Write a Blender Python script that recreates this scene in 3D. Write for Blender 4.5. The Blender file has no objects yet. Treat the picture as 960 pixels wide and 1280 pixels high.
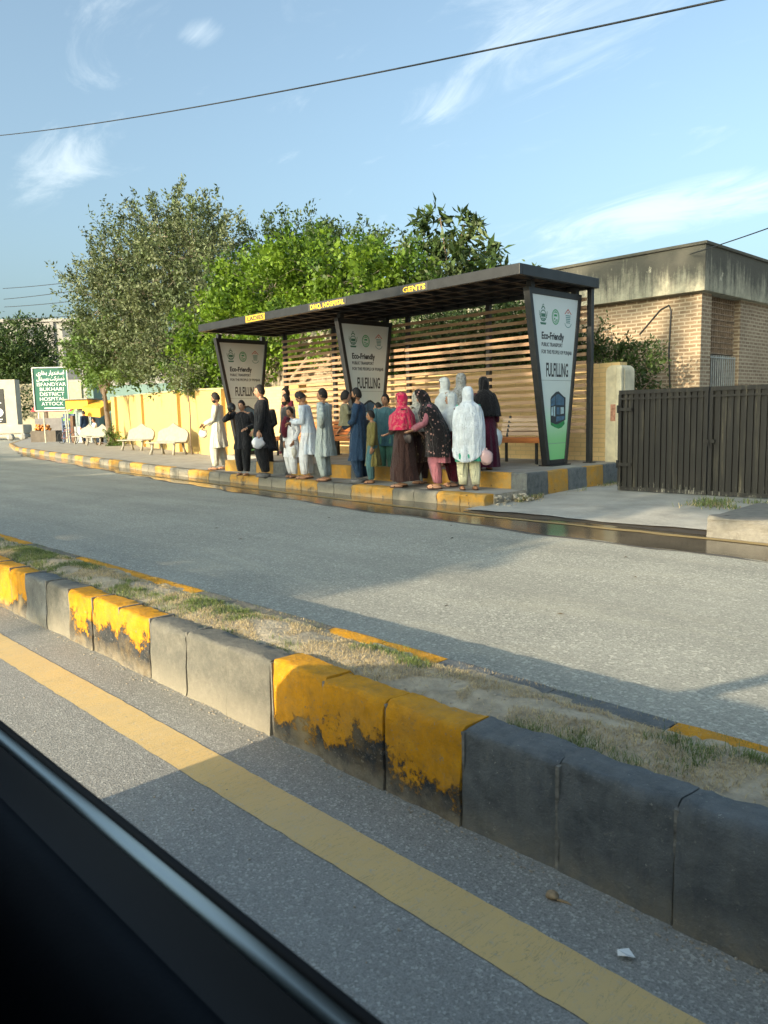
import bpy, bmesh, math, random
import numpy as np
from mathutils import Vector, Matrix, noise
R=math.radians
random.seed(7)
sc=bpy.context.scene
col=sc.collection
# ------------------------------------------------------------------ camera
H=1.35
yaw,pitch,roll=R(46.179),R(7.155),R(-1.384)
fw=Vector((-math.sin(yaw)*math.cos(pitch),math.cos(yaw)*math.cos(pitch),-math.sin(pitch)))
r0=fw.cross(Vector((0,0,1))).normalized(); u0=r0.cross(fw)
rt=r0*math.cos(roll)+u0*math.sin(roll); up=-r0*math.sin(roll)+u0*math.cos(roll)
cd=bpy.data.cameras.new('camera'); cam=bpy.data.objects.new('camera',cd); col.objects.link(cam)
cam.matrix_world=Matrix(((rt.x,up.x,-fw.x,0),(rt.y,up.y,-fw.y,0),(rt.z,up.z,-fw.z,H),(0,0,0,1)))
cd.sensor_fit='HORIZONTAL'; cd.sensor_width=36; cd.lens=36*960.7/960
cd.clip_start=.02; cd.clip_end=3000
cd.dof.use_dof=True; cd.dof.focus_distance=9; cd.dof.aperture_fstop=36.03/1000/.0030
sc.camera=cam
# ------------------------------------------------------------------ world
SUN_EL,SUN_AZ_DX=R(16.5),0.0      # light travels along +Y
w=bpy.data.worlds.new('World'); sc.world=w; w.use_nodes=True
nt=w.node_tree; nt.nodes.clear()
N=nt.nodes.new; L=nt.links.new
out=N('ShaderNodeOutputWorld'); bg=N('ShaderNodeBackground'); sky=N('ShaderNodeTexSky')
sky.sky_type='NISHITA'; sky.sun_disc=False; sky.sun_elevation=SUN_EL; sky.sun_rotation=R(180)
sky.air_density=1.0; sky.dust_density=8; sky.ozone_density=3.4; sky.altitude=350
bg.inputs['Strength'].default_value=.15
# thin wispy cloud, laid on a high plane over the place
geo=N('ShaderNodeTexCoord'); sep=N('ShaderNodeSeparateXYZ'); L(geo.outputs['Generated'],sep.inputs[0])
mz=N('ShaderNodeMath'); mz.operation='MAXIMUM'; L(sep.outputs['Z'],mz.inputs[0]); mz.inputs[1].default_value=.02
mz2=N('ShaderNodeMath'); mz2.operation='ADD'; L(mz.outputs[0],mz2.inputs[0]); mz2.inputs[1].default_value=.16
dx=N('ShaderNodeMath'); dx.operation='DIVIDE'; L(sep.outputs['X'],dx.inputs[0]); L(mz2.outputs[0],dx.inputs[1])
dy=N('ShaderNodeMath'); dy.operation='DIVIDE'; L(sep.outputs['Y'],dy.inputs[0]); L(mz2.outputs[0],dy.inputs[1])
cb=N('ShaderNodeCombineXYZ'); L(dx.outputs[0],cb.inputs[0]); L(dy.outputs[0],cb.inputs[1])
mp=N('ShaderNodeMapping'); mp.inputs['Rotation'].default_value=(0,0,R(28)); mp.inputs['Scale'].default_value=(.8,1.9,1); mp.inputs['Location'].default_value=(4.35,1.9,0)
L(cb.outputs[0],mp.inputs[0])
n1=N('ShaderNodeTexNoise'); n1.inputs['Scale'].default_value=2.6; n1.inputs['Detail'].default_value=9; n1.inputs['Roughness'].default_value=.66; n1.inputs['Distortion'].default_value=.9
n2=N('ShaderNodeTexNoise'); n2.inputs['Scale'].default_value=.45; n2.inputs['Detail'].default_value=2
L(mp.outputs[0],n1.inputs[0]); L(mp.outputs[0],n2.inputs[0])
c1=N('ShaderNodeMapRange'); c1.inputs['From Min'].default_value=.40; c1.inputs['From Max'].default_value=.72; L(n1.outputs[0],c1.inputs[0])
def m2(op,a,b=0.0):
    q=N('ShaderNodeMath'); q.operation=op
    for so_,v in ((q.inputs[0],a),(q.inputs[1],b)):
        if hasattr(v,'links'): L(v,so_)
        else: so_.default_value=v
    return q.outputs[0]
acc=None
for cx_,cy_,rx_,ry_,st_ in ((-2.02,.83,.40,.10,.8),(-1.34,.84,.07,.05,1.0),(-.88,1.33,.36,.28,.5),(-1.19,1.37,.16,.10,.6),(-1.12,2.28,.60,.24,1.25),(-1.45,2.35,.35,.22,.8),(-2.6,.5,.25,.2,.6),(1.5,1.0,.9,.5,1),(0,-2,1.2,.8,1)):
    a=m2('DIVIDE',m2('SUBTRACT',dx.outputs[0],cx_),rx_); b=m2('DIVIDE',m2('SUBTRACT',dy.outputs[0],cy_),ry_)
    g=m2('MULTIPLY',m2('MAXIMUM',m2('SUBTRACT',1.0,m2('ADD',m2('MULTIPLY',a,a),m2('MULTIPLY',b,b))),0.0),st_)
    acc=g if acc is None else m2('MAXIMUM',acc,g)
c2=N('ShaderNodeMath'); c2.operation='ADD'; L(acc,c2.inputs[0]); c2.inputs[1].default_value=.03
cm=N('ShaderNodeMapRange'); cm.interpolation_type='SMOOTHSTEP'; cm.inputs['From Min'].default_value=.56; cm.inputs['From Max'].default_value=.98
L(m2('ADD',n1.outputs[0],m2('MULTIPLY',c2.outputs[0],.30)),cm.inputs[0])
cs=N('ShaderNodeMath'); cs.operation='MULTIPLY'; L(cm.outputs[0],cs.inputs[0]); cs.inputs[1].default_value=.42
mx=N('ShaderNodeMix'); mx.data_type='RGBA'; L(cs.outputs[0],mx.inputs['Factor'])
hs=N('ShaderNodeHueSaturation'); hs.inputs['Saturation'].default_value=.84; hs.inputs['Value'].default_value=1; L(sky.outputs[0],hs.inputs['Color'])
wb=N('ShaderNodeMix'); wb.data_type='RGBA'; wb.blend_type='MULTIPLY'; wb.inputs['Factor'].default_value=1; L(hs.outputs[0],wb.inputs[6]); wb.inputs[7].default_value=(.97,1.03,.90,1); L(wb.outputs[2],mx.inputs[6]); mx.inputs[7].default_value=(3.7,4.0,4.0,1)
CLOUD=mx; SKYBG=bg
L(mx.outputs[2],bg.inputs['Color']); L(bg.outputs[0],out.inputs[0])
sd=bpy.data.lights.new('sun','SUN'); sd.energy=3.1; sd.angle=R(.55); sd.color=(1,.83,.58)
so=bpy.data.objects.new('sun',sd); col.objects.link(so)
ld=Vector((SUN_AZ_DX,math.cos(SUN_EL),-math.sin(SUN_EL)))
so.rotation_euler=ld.to_track_quat('-Z','Y').to_euler()
sc.view_settings.view_transform='Standard'; sc.view_settings.look='None'; sc.view_settings.gamma=1
sc.view_settings.exposure=1.38
sc.cycles.max_bounces=6; sc.cycles.use_denoising=True
# ------------------------------------------------------------------ materials
def newmat(name):
    m=bpy.data.materials.new(name); m.use_nodes=True
    t=m.node_tree; b=t.nodes['Principled BSDF']; return m,t,b
def lk(t,a,b): t.links.new(a,b)
def noisen(t,scale,detail=4,rough=.55,coord='Object',stretch=None,dist=0):
    tc=t.nodes.new('ShaderNodeTexCoord'); n=t.nodes.new('ShaderNodeTexNoise')
    n.inputs['Scale'].default_value=scale; n.inputs['Detail'].default_value=detail; n.inputs['Roughness'].default_value=rough; n.inputs['Distortion'].default_value=dist
    if stretch:
        mp=t.nodes.new('ShaderNodeMapping'); mp.inputs['Scale'].default_value=stretch; lk(t,tc.outputs[coord],mp.inputs[0]); lk(t,mp.outputs[0],n.inputs[0])
    else: lk(t,tc.outputs[coord],n.inputs[0])
    return n.outputs[0]
def ramp(t,fac,stops):
    r=t.nodes.new('ShaderNodeValToRGB'); e=r.color_ramp.elements
    while len(e)<len(stops): e.new(.5)
    for k,(p,c) in enumerate(stops): e[k].position=p; e[k].color=(*c,1) if len(c)==3 else c
    lk(t,fac,r.inputs[0]); return r.outputs[0]
def mixc(t,f,a,b,mode='MIX'):
    m=t.nodes.new('ShaderNodeMix'); m.data_type='RGBA'; m.blend_type=mode
    for s,v in ((m.inputs['Factor'],f),(m.inputs[6],a),(m.inputs[7],b)):
        if hasattr(v,'links'): lk(t,v,s)
        elif isinstance(v,(int,float)): s.default_value=v
        else: s.default_value=(*v,1)
    return m.outputs[2]
def mth(t,op,a,b=0.0,clamp=False):
    m=t.nodes.new('ShaderNodeMath'); m.operation=op; m.use_clamp=clamp
    for s,v in ((m.inputs[0],a),(m.inputs[1],b)):
        if hasattr(v,'links'): lk(t,v,s)
        else: s.default_value=v
    return m.outputs[0]
def mrange(t,v,a,b,c=0.,d=1.):
    m=t.nodes.new('ShaderNodeMapRange'); lk(t,v,m.inputs[0])
    for k,x in zip(('From Min','From Max','To Min','To Max'),(a,b,c,d)): m.inputs[k].default_value=x
    return m.outputs[0]
def bump(t,b,h,strength=.3,dist=.01,prev=None):
    n=t.nodes.new('ShaderNodeBump'); n.inputs['Strength'].default_value=strength; n.inputs['Distance'].default_value=dist
    lk(t,h,n.inputs['Height'])
    if prev: lk(t,prev,n.inputs['Normal'])
    if b: lk(t,n.outputs[0],b.inputs['Normal'])
    return n.outputs[0]
MC={}
def mat(name,c,rough=.75,var=.18,scale=6,bs=.25,bscale=40,metal=0,bdist=.005,stretch=None,spec=.4):
    if name in MC: return MC[name]
    m,t,b=newmat(name)
    n=noisen(t,scale,5,.6,stretch=stretch)
    lo=tuple(max(0,x*(1-var)) for x in c); hi=tuple(min(1,x*(1+var)) for x in c)
    lk(t,ramp(t,n,[(.3,lo),(.7,hi)]),b.inputs['Base Color'])
    b.inputs['Roughness'].default_value=rough; b.inputs['Metallic'].default_value=metal; b.inputs['Specular IOR Level'].default_value=spec
    if bs: bump(t,b,noisen(t,bscale,4),bs,bdist)
    MC[name]=m; return m
def cloth(name,c,pattern=None,c2=None,rough=.9,folds=True,sc_=26,thr=.25):
    if name in MC: return MC[name]
    m,t,b=newmat(name)
    base=ramp(t,noisen(t,9,3),[(.3,tuple(x*.86 for x in c)),(.7,tuple(min(1,x*1.1) for x in c))])
    if pattern=='spots':
        tc=t.nodes.new('ShaderNodeTexCoord'); v=t.nodes.new('ShaderNodeTexVoronoi'); v.inputs['Scale'].default_value=sc_; v.inputs['Randomness'].default_value=1
        lk(t,tc.outputs['Object'],v.inputs[0]); f=mrange(t,v.outputs['Distance'],thr-.03,thr,1,0)
        f=mth(t,'MULTIPLY',f,mrange(t,noisen(t,7,3),.45,.55))
        base=mixc(t,f,base,c2)
    if pattern=='mottle':
        f=mrange(t,noisen(t,sc_,6,.7),.5,.58); base=mixc(t,f,base,c2)
    lk(t,base,b.inputs['Base Color']); b.inputs['Roughness'].default_value=rough; b.inputs['Specular IOR Level'].default_value=.15
    b.inputs['Sheen Weight'].default_value=.12
    if folds:
        bp=bump(t,None,noisen(t,7,3,.5,stretch=(1,1,.22),dist=.8),1.0,.09)
        bump(t,b,noisen(t,18,3,.6,dist=1.4),.8,.03,bp)
    MC[name]=m; return m
# asphalt
def asphalt(name,base,hi,agg=110,wet=False):
    m,t,b=newmat(name)
    big=noisen(t,.7,5,.6); fine=noisen(t,agg,3,.8); mid=noisen(t,14,5,.7)
    tc=t.nodes.new('ShaderNodeTexCoord'); v=t.nodes.new('ShaderNodeTexVoronoi'); v.inputs['Scale'].default_value=agg*.9; lk(t,tc.outputs['Object'],v.inputs[0])
    colr=ramp(t,fine,[(.34,tuple(x*.45 for x in base)),(.5,base),(.66,hi)])
    vs=t.nodes.new('ShaderNodeSeparateColor'); lk(t,v.outputs['Color'],vs.inputs[0])
    chips=mrange(t,vs.outputs[0],.80,.92)
    colr=mixc(t,mth(t,'MULTIPLY',chips,.42),colr,tuple(min(1,x*1.9) for x in hi))
    dark=mrange(t,vs.outputs[1],.76,.9); colr=mixc(t,mth(t,'MULTIPLY',dark,.5),colr,tuple(x*.35 for x in base))
    colr=mixc(t,mrange(t,big,.35,.65,0,.55),colr,mixc(t,.5,colr,tuple(x*1.25 for x in hi)))
    colr=mixc(t,mrange(t,mid,.35,.7,0,.35),colr,tuple(x*.8 for x in base))
    wear=noisen(t,1.1,6,.65,stretch=(.12,1.3,1)); colr=mixc(t,mrange(t,wear,.38,.66,0,.38),colr,tuple(x*.62 for x in base))
    st=noisen(t,2.1,8,.78,dist=1.5); colr=mixc(t,mrange(t,st,.60,.70,0,.35),colr,tuple(x*.5 for x in base))
    dus=noisen(t,.9,7,.7,stretch=(.3,1,1),dist=.6); colr=mixc(t,mrange(t,dus,.55,.75,0,.4),colr,(hi[0]*1.2,hi[1]*1.14,hi[2]*1.02))
    lk(t,colr,b.inputs['Base Color']); b.inputs['Roughness'].default_value=.85; b.inputs['Specular IOR Level'].default_value=.25
    bp=bump(t,None,v.outputs['Distance'],.35,.004); bump(t,b,fine,.55,.005,bp)
    return m
M_road=asphalt('asphalt_near',(.29,.285,.26),(.44,.425,.38),150)
M_road2=asphalt('asphalt_far',(.33,.325,.275),(.47,.455,.38),75)
M_conc=mat('concrete_pavement',(.30,.285,.25),.9,.22,3,.4,30)
M_apron=mat('concrete_apron',(.37,.36,.32),.9,.2,2.2,.5,18,bdist=.02)
M_soil=mat('dry_soil',(.36,.31,.225),.95,.3,14,.8,55,bdist=.012)
M_ground=mat('bare_ground',(.25,.21,.16),.95,.25,1.2,.5,12)
M_black=mat('black_painted_steel',(.022,.024,.026),.42,.25,5,.05,30)
M_roofu=mat('dark_roof_lining',(.02,.021,.024),.6,.2,3,0)
M_cream=mat('cream_plaster',(.34,.31,.22),.9,.15,4,.3,30)
M_whiteconc=mat('whitewashed_concrete',(.31,.29,.235),.8,.14,8,.3,40)
M_steel=mat('galvanised_steel',(.42,.43,.42),.5,.15,10,.1,60,metal=.6)
M_txt=mat('black_print',(.03,.035,.04),.6,.1,5,0)
M_gold=mat('yellow_lettering',(.85,.55,.03),.5,.1,5,0)
M_white=mat('white_lettering',(.8,.82,.8),.5,.06,5,0)
# road marking paint
def paintmark(name,c,under):
    m,t,b=newmat(name)
    f=mrange(t,noisen(t,40,8,.8),.28,.46); g=mrange(t,noisen(t,5,5,.6),.3,.7,.0,.4); s=mrange(t,noisen(t,11,6,.7,stretch=(6,.7,1),dist=.3),.30,.37)
    cr=noisen(t,6,5,.6,stretch=(5,.8,1),dist=.8); crk=mth(t,'LESS_THAN',mth(t,'ABSOLUTE',mth(t,'SUBTRACT',cr,.5)),.006); cc=mixc(t,g,c,tuple(x*.72+.02 for x in c)); cc=mixc(t,mth(t,'MULTIPLY',crk,.45),cc,(.22,.18,.11)); cc=mixc(t,mrange(t,noisen(t,2.2,6,.7),.45,.75,0,.55),cc,tuple(.5*x+.5*y for x,y in zip(c,under))); k=mth(t,'MULTIPLY',f,mth(t,'ADD',mth(t,'MULTIPLY',s,.55),.45))
    lk(t,mixc(t,k,under,cc),b.inputs['Base Color']); b.inputs['Roughness'].default_value=.8
    bp=bump(t,None,noisen(t,120,3,.8),.35,.004); bump(t,b,k,.4,.003,bp); return m
M_yline=paintmark('yellow_road_paint',(.70,.49,.20),(.46,.42,.33))
# kerb paints
def kerbpaint(name,kind,full=True,dull=0):
    m,t,b=newmat(name)
    tc=t.nodes.new('ShaderNodeTexCoord'); sp=t.nodes.new('ShaderNodeSeparateXYZ'); lk(t,tc.outputs['Object'],sp.inputs[0])
    conc=ramp(t,noisen(t,30,6,.7),[(.3,(.14,.135,.115)),(.7,(.31,.29,.24))])
    blk=ramp(t,noisen(t,12,5,.65),[(.3,(.065,.075,.08)),(.72,(.16,.175,.18))])
    n=noisen(t,5.5,9,.72); n2=noisen(t,38,6,.75)
    nn=mth(t,'ADD',mth(t,'MULTIPLY',n,.68),mth(t,'MULTIPLY',n2,.32))
    if kind=='yellow':
        yl=ramp(t,noisen(t,16,5,.65),[(.25,(.42,.20,.008)),(.55,(.62,.285,.006)),(.8,(.70,.36,.015))])
        if dull: yl=mixc(t,mrange(t,noisen(t,6,6,.75),.35,.6,.15,.75),yl,(.33,.24,.10))
        h=mth(t,'ADD',mrange(t,sp.outputs['Z'],.02,.32,-.13,.20),mrange(t,noisen(t,2.6,2),.3,.7,-.15,.12)) if full else mrange(t,sp.outputs['Z'],0,.2,.02,.1)
        k=mrange(t,mth(t,'ADD',nn,h),.455,.50)
        under=mixc(t,mrange(t,noisen(t,2.9,2),.52,.60),mixc(t,mrange(t,noisen(t,60,5,.8),.58,.66,0,.8),ramp(t,noisen(t,12,5,.65),[(.3,(.018,.02,.024)),(.72,(.05,.055,.06))]),conc),mixc(t,.5,conc,(.36,.24,.07)))
        c=mixc(t,k,under,yl); k2=mrange(t,noisen(t,24,8,.75),.33,.37); c=mixc(t,k2,conc,c); c=mixc(t,mrange(t,noisen(t,70,6,.8),.56,.68,0,.7),c,blk); c=mixc(t,mrange(t,noisen(t,7,6,.7),.45,.72,0,.38),c,(.40,.27,.10)); c=mixc(t,mth(t,'MULTIPLY',mrange(t,sp.outputs['Z'],0.,.09,1,0),mrange(t,noisen(t,20,5,.7),.3,.6,.2,.9)),c,(.30,.26,.19))
    elif kind=='black':
        k=mrange(t,nn,.335,.365); c=mixc(t,k,conc,blk); c=mixc(t,mrange(t,noisen(t,3,4),.4,.7,0,.25),c,(.13,.135,.13)); k=None
        c=mixc(t,mrange(t,noisen(t,60,6,.8),.62,.66,0,.8),c,(.45,.45,.40)); c=mixc(t,mrange(t,noisen(t,7,7,.75,stretch=(3,1,.5)),.42,.72,0,.5),c,(.20,.205,.19)); c=mixc(t,mth(t,'MULTIPLY',mrange(t,sp.outputs['Z'],0.,.12,1,0),mrange(t,noisen(t,16,5,.7),.3,.65,.1,.9)),c,(.24,.22,.17))
    else: # faded black
        c=mixc(t,mrange(t,nn,.3,.62,.25,.9),conc,(.105,.107,.095)); c=mixc(t,mrange(t,sp.outputs['Z'],.0,.16,.55,0),c,(.36,.32,.24)); k=None
    joint=mrange(t,noisen(t,45,5,.8),.60,.66); c=mixc(t,mth(t,'MULTIPLY',joint,.3),c,(.3,.28,.23))
    lk(t,c,b.inputs['Base Color']); b.inputs['Roughness'].default_value=.78 if kind!='black' else .62
    b.inputs['Specular IOR Level'].default_value=.3
    bp=bump(t,None,nn,1.0,.02); 
    if k: bp=bump(t,None,k,.6,.004,bp)
    bump(t,b,noisen(t,90,5,.75),.8,.006,bp)
    return m
M_ky,M_kb,M_kg=kerbpaint('kerb_yellow','yellow'),kerbpaint('kerb_black','black'),kerbpaint('kerb_faded','grey')
M_ky2=kerbpaint('kerb_yellow_far','yellow',False,1)
# brick
def brick(name,a,b_,mortar,scale=1,wash=None,wf=.0,bw=.23,bh=.075,ms=.012):
    m,t,b=newmat(name)
    tc=t.nodes.new('ShaderNodeTexCoord'); sp=t.nodes.new('ShaderNodeSeparateXYZ'); lk(t,tc.outputs['Object'],sp.inputs[0])
    s=mth(t,'ADD',sp.outputs['X'],sp.outputs['Y']); cb=t.nodes.new('ShaderNodeCombineXYZ'); lk(t,s,cb.inputs[0]); lk(t,sp.outputs['Z'],cb.inputs[1])
    nv=t.nodes.new('ShaderNodeTexNoise'); nv.inputs['Scale'].default_value=3; lk(t,cb.outputs[0],nv.inputs[0])
    va=t.nodes.new('ShaderNodeVectorMath'); va.operation='SCALE'; va.inputs['Scale'].default_value=.02; lk(t,nv.outputs['Color'],va.inputs[0])
    vb=t.nodes.new('ShaderNodeVectorMath'); lk(t,cb.outputs[0],vb.inputs[0]); lk(t,va.outputs[0],vb.inputs[1])
    br=t.nodes.new('ShaderNodeTexBrick'); br.inputs['Scale'].default_value=1; br.inputs['Brick Width'].default_value=bw; br.inputs['Row Height'].default_value=bh; br.inputs['Mortar Size'].default_value=ms
    br.inputs['Mortar Smooth'].default_value=.2; br.inputs['Bias'].default_value=-.1
    br.inputs['Color1'].default_value=(*a,1); br.inputs['Color2'].default_value=(*b_,1); br.inputs['Mortar'].default_value=(*mortar,1)
    lk(t,vb.outputs[0],br.inputs[0]); c=br.outputs['Color']
    c=mixc(t,mrange(t,noisen(t,1.3,6,.65),.35,.7,0,.45),c,tuple(x*.62 for x in a))
    c=mixc(t,mrange(t,noisen(t,18,4,.7),.55,.75,0,.6),c,mortar)
    if wash: c=mixc(t,mrange(t,noisen(t,5,6,.7),.25,.45,wf*.8,wf),c,wash)
    lk(t,c,b.inputs['Base Color']); b.inputs['Roughness'].default_value=.9
    bp=bump(t,None,br.outputs['Fac'],-.6,.012); bump(t,b,noisen(t,35,5,.7),.5,.006,bp)
    return m
M_brick=brick('old_brick',(.21,.145,.09),(.31,.225,.145),(.44,.37,.265),ms=.014)
M_ywall=brick('yellow_washed_brick',(.5,.38,.16),(.55,.42,.2),(.34,.26,.13),wash=(.56,.39,.135),wf=.80,bw=.25,bh=.085,ms=.008)
M_wallbrick=brick('ochre_brick',(.60,.41,.19),(.68,.50,.26),(.40,.30,.17),bw=.25,bh=.085,ms=.01,wash=(.80,.60,.28),wf=.35)
# stained concrete fascia
def fascia():
    m,t,b=newmat('stained_fascia')
    c=ramp(t,noisen(t,6,6,.7),[(.3,(.24,.235,.18)),(.7,(.42,.40,.30))])
    tc=t.nodes.new('ShaderNodeTexCoord'); sp=t.nodes.new('ShaderNodeSeparateXYZ'); lk(t,tc.outputs['Object'],sp.inputs[0])
    st=noisen(t,3.2,7,.7,stretch=(2.2,2.2,.18),dist=.3); hz=mrange(t,sp.outputs['Z'],3.65,4.5,-.12,.2)
    k=mrange(t,mth(t,'ADD',mth(t,'ADD',mth(t,'MULTIPLY',st,.75),mth(t,'MULTIPLY',noisen(t,11,7,.8),.25)),hz),.38,.58); c=mixc(t,mth(t,'MULTIPLY',k,.88),c,(.05,.05,.044))
    k2=mrange(t,noisen(t,2.3,7,.75),.62,.66); c=mixc(t,mth(t,'MULTIPLY',k2,.6),c,(.62,.58,.44))
    lk(t,c,b.inputs['Base Color']); b.inputs['Roughness'].default_value=.92; bump(t,b,noisen(t,20,6,.7),.6,.01); return m
M_fascia=fascia()
def leafmat(name,c,tr=.35):
    m=bpy.data.materials.new(name); m.use_nodes=True; t=m.node_tree; b=t.nodes['Principled BSDF']; o=t.nodes['Material Output']
    g=t.nodes.new('ShaderNodeNewGeometry'); cc=ramp(t,g.outputs['Random Per Island'],[(0,tuple(x*.6 for x in c)),(.5,c),(1,tuple(x*1.45 for x in c))])
    lk(t,cc,b.inputs['Base Color']); b.inputs['Roughness'].default_value=.5; b.inputs['Specular IOR Level'].default_value=.3
    tl=t.nodes.new('ShaderNodeBsdfTranslucent'); lk(t,mixc(t,.5,cc,(c[0]*1.6,c[1]*1.5,c[2]*.5)),tl.inputs[0])
    ms=t.nodes.new('ShaderNodeMixShader'); ms.inputs[0].default_value=tr; lk(t,b.outputs[0],ms.inputs[1]); lk(t,tl.outputs[0],ms.inputs[2]); lk(t,ms.outputs[0],o.inputs[0]); return m
M_bark=mat('bark',(.16,.12,.085),.95,.3,10,.8,25,bdist=.02,stretch=(1,1,.25))
M_barkpale=mat('pale_bark',(.27,.23,.17),.95,.3,10,.8,25,bdist=.02,stretch=(1,1,.25))
# ------------------------------------------------------------------ mesh helpers
class MB:
    def __init__(s): s.v=[]; s.f=[]; s.m=[]; s.mi=0
    def add(s,vs,fs,mi=None):
        o=len(s.v); s.v+= [tuple(v) for v in vs]; s.f+=[tuple(i+o for i in f) for f in fs]; s.m+=[s.mi if mi is None else mi]*len(fs)
    def box(s,a,b,mi=None,rot=None,org=None):
        (x0,y0,z0),(x1,y1,z1)=a,b
        vs=[Vector(p) for p in ((x0,y0,z0),(x1,y0,z0),(x1,y1,z0),(x0,y1,z0),(x0,y0,z1),(x1,y0,z1),(x1,y1,z1),(x0,y1,z1))]
        if rot is not None: vs=[rot@v for v in vs]
        if org is not None: vs=[v+Vector(org) for v in vs]
        s.add(vs,[(0,3,2,1),(4,5,6,7),(0,1,5,4),(1,2,6,5),(2,3,7,6),(3,0,4,7)],mi)
    def bar(s,p,q,wd,ht,mi=None,upv=(0,0,1)):
        p,q=Vector(p),Vector(q); d=(q-p).normalized(); sx=d.cross(Vector(upv))
        if sx.length<1e-4: sx=d.cross(Vector((1,0,0)))
        sx.normalize(); sz=sx.cross(d); vs=[]
        for c in (p,q):
            for a,b in ((-1,-1),(1,-1),(1,1),(-1,1)): vs.append(c+sx*a*wd/2+sz*b*ht/2)
        s.add(vs,[(0,1,2,3),(7,6,5,4),(0,4,5,1),(1,5,6,2),(2,6,7,3),(3,7,4,0)],mi)
    def tube(s,pts,rad,n=8,mi=None,cap=True,ell=None):
        pts=[Vector(p) for p in pts]; rad=rad if hasattr(rad,'__len__') else [rad]*len(pts); vs=[];fs=[]
        prev=None
        for i,p in enumerate(pts):
            d=(pts[min(i+1,len(pts)-1)]-pts[max(i-1,0)]).normalized()
            a=(prev-d*prev.dot(d)) if prev is not None else d.orthogonal()
            if a.length<1e-5: a=d.orthogonal()
            a.normalize(); prev=a; b=d.cross(a)
            for k in range(n):
                t=2*math.pi*k/n; vs.append(p+(a*math.cos(t)+b*math.sin(t))*rad[i])
        for i in range(len(pts)-1):
            for k in range(n): fs.append((i*n+k,i*n+(k+1)%n,(i+1)*n+(k+1)%n,(i+1)*n+k))
        if cap: fs.append(tuple(range(n))[::-1]); fs.append(tuple(range((len(pts)-1)*n,len(pts)*n)))
        s.add(vs,fs,mi)
    def prism(s,poly,dvec,mi=None):
        poly=[Vector(p) for p in poly]; n=len(poly); d=Vector(dvec)
        s.add(poly+[p+d for p in poly],[tuple(range(n))[::-1],tuple(range(n,2*n))]+[(i,(i+1)%n,n+(i+1)%n,n+i) for i in range(n)],mi)
    def ell(s,c,r,nu=12,nv=8,mi=None,rot=None):
        vs=[];fs=[]
        for j in range(nv+1):
            ph=math.pi*j/nv
            for i in range(nu):
                th=2*math.pi*i/nu; p=Vector((r[0]*math.sin(ph)*math.cos(th),r[1]*math.sin(ph)*math.sin(th),r[2]*math.cos(ph)))
                if rot is not None: p=rot@p
                vs.append(p+Vector(c))
        for j in range(nv):
            for i in range(nu): fs.append((j*nu+i,(j+1)*nu+i,(j+1)*nu+(i+1)%nu,j*nu+(i+1)%nu))
        s.add(vs,fs,mi)
    def build(s,name,mats,parent=None,smooth=False,bevel=0,loc=None,autos=None):
        me=bpy.data.meshes.new(name); me.from_pydata(s.v,[],s.f); 
        mats=mats if isinstance(mats,(list,tuple)) else [mats]
        for m in mats: me.materials.append(m)
        me.polygons.foreach_set('material_index',s.m)
        if smooth: me.polygons.foreach_set('use_smooth',[True]*len(s.f))
        me.update()
        bm=bmesh.new(); bm.from_mesh(me); bmesh.ops.recalc_face_normals(bm,faces=bm.faces)
        if smooth: bmesh.ops.remove_doubles(bm,verts=bm.verts,dist=1e-5)
        if smooth and ('kerb' in name or 'edge' in name):
            for e in bm.edges:
                if len(e.link_faces)==2 and e.calc_face_angle(0)>.75: e.smooth=False
        bm.to_mesh(me); bm.free()
        o=bpy.data.objects.new(name,me); col.objects.link(o)
        if parent: o.parent=parent
        if loc: o.location=loc
        if bevel:
            md=o.modifiers.new('b','BEVEL'); md.width=bevel; md.segments=2; md.limit_method='ANGLE'; md.angle_limit=R(40)
        return o
def tag(o,label=None,cat=None,group=None,kind=None):
    if label: o['label']=label
    if cat: o['category']=cat
    if group: o['group']=group
    if kind: o['kind']=kind
    return o
def empty(name,loc,rz=0,**k):
    o=bpy.data.objects.new(name,None); col.objects.link(o); o.location=loc; o.rotation_euler=(0,0,rz); o.empty_display_size=.2
    return tag(o,**k)
def copy_tree(o,parent=None):
    c=o.copy(); col.objects.link(c); mi_=o.matrix_parent_inverse.copy(); c.parent=parent; c.matrix_parent_inverse=mi_
    for ch in list(o.children): copy_tree(ch,c)
    return c
def mesh_np(name,V,F,mats,mi=None,parent=None,smooth=False):
    me=bpy.data.meshes.new(name); nv=len(V); nf,k=F.shape
    me.vertices.add(nv); me.vertices.foreach_set('co',V.astype(np.float32).ravel())
    me.loops.add(nf*k); me.loops.foreach_set('vertex_index',F.astype(np.int32).ravel())
    me.polygons.add(nf); me.polygons.foreach_set('loop_start',np.arange(0,nf*k,k,dtype=np.int32))
    for m in (mats if isinstance(mats,(list,tuple)) else [mats]): me.materials.append(m)
    if mi is not None: me.polygons.foreach_set('material_index',mi.astype(np.int32))
    if smooth: me.polygons.foreach_set('use_smooth',np.ones(nf,bool))
    me.update(calc_edges=True); me.validate()
    o=bpy.data.objects.new(name,me); col.objects.link(o)
    if parent: o.parent=parent
    return o
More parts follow.
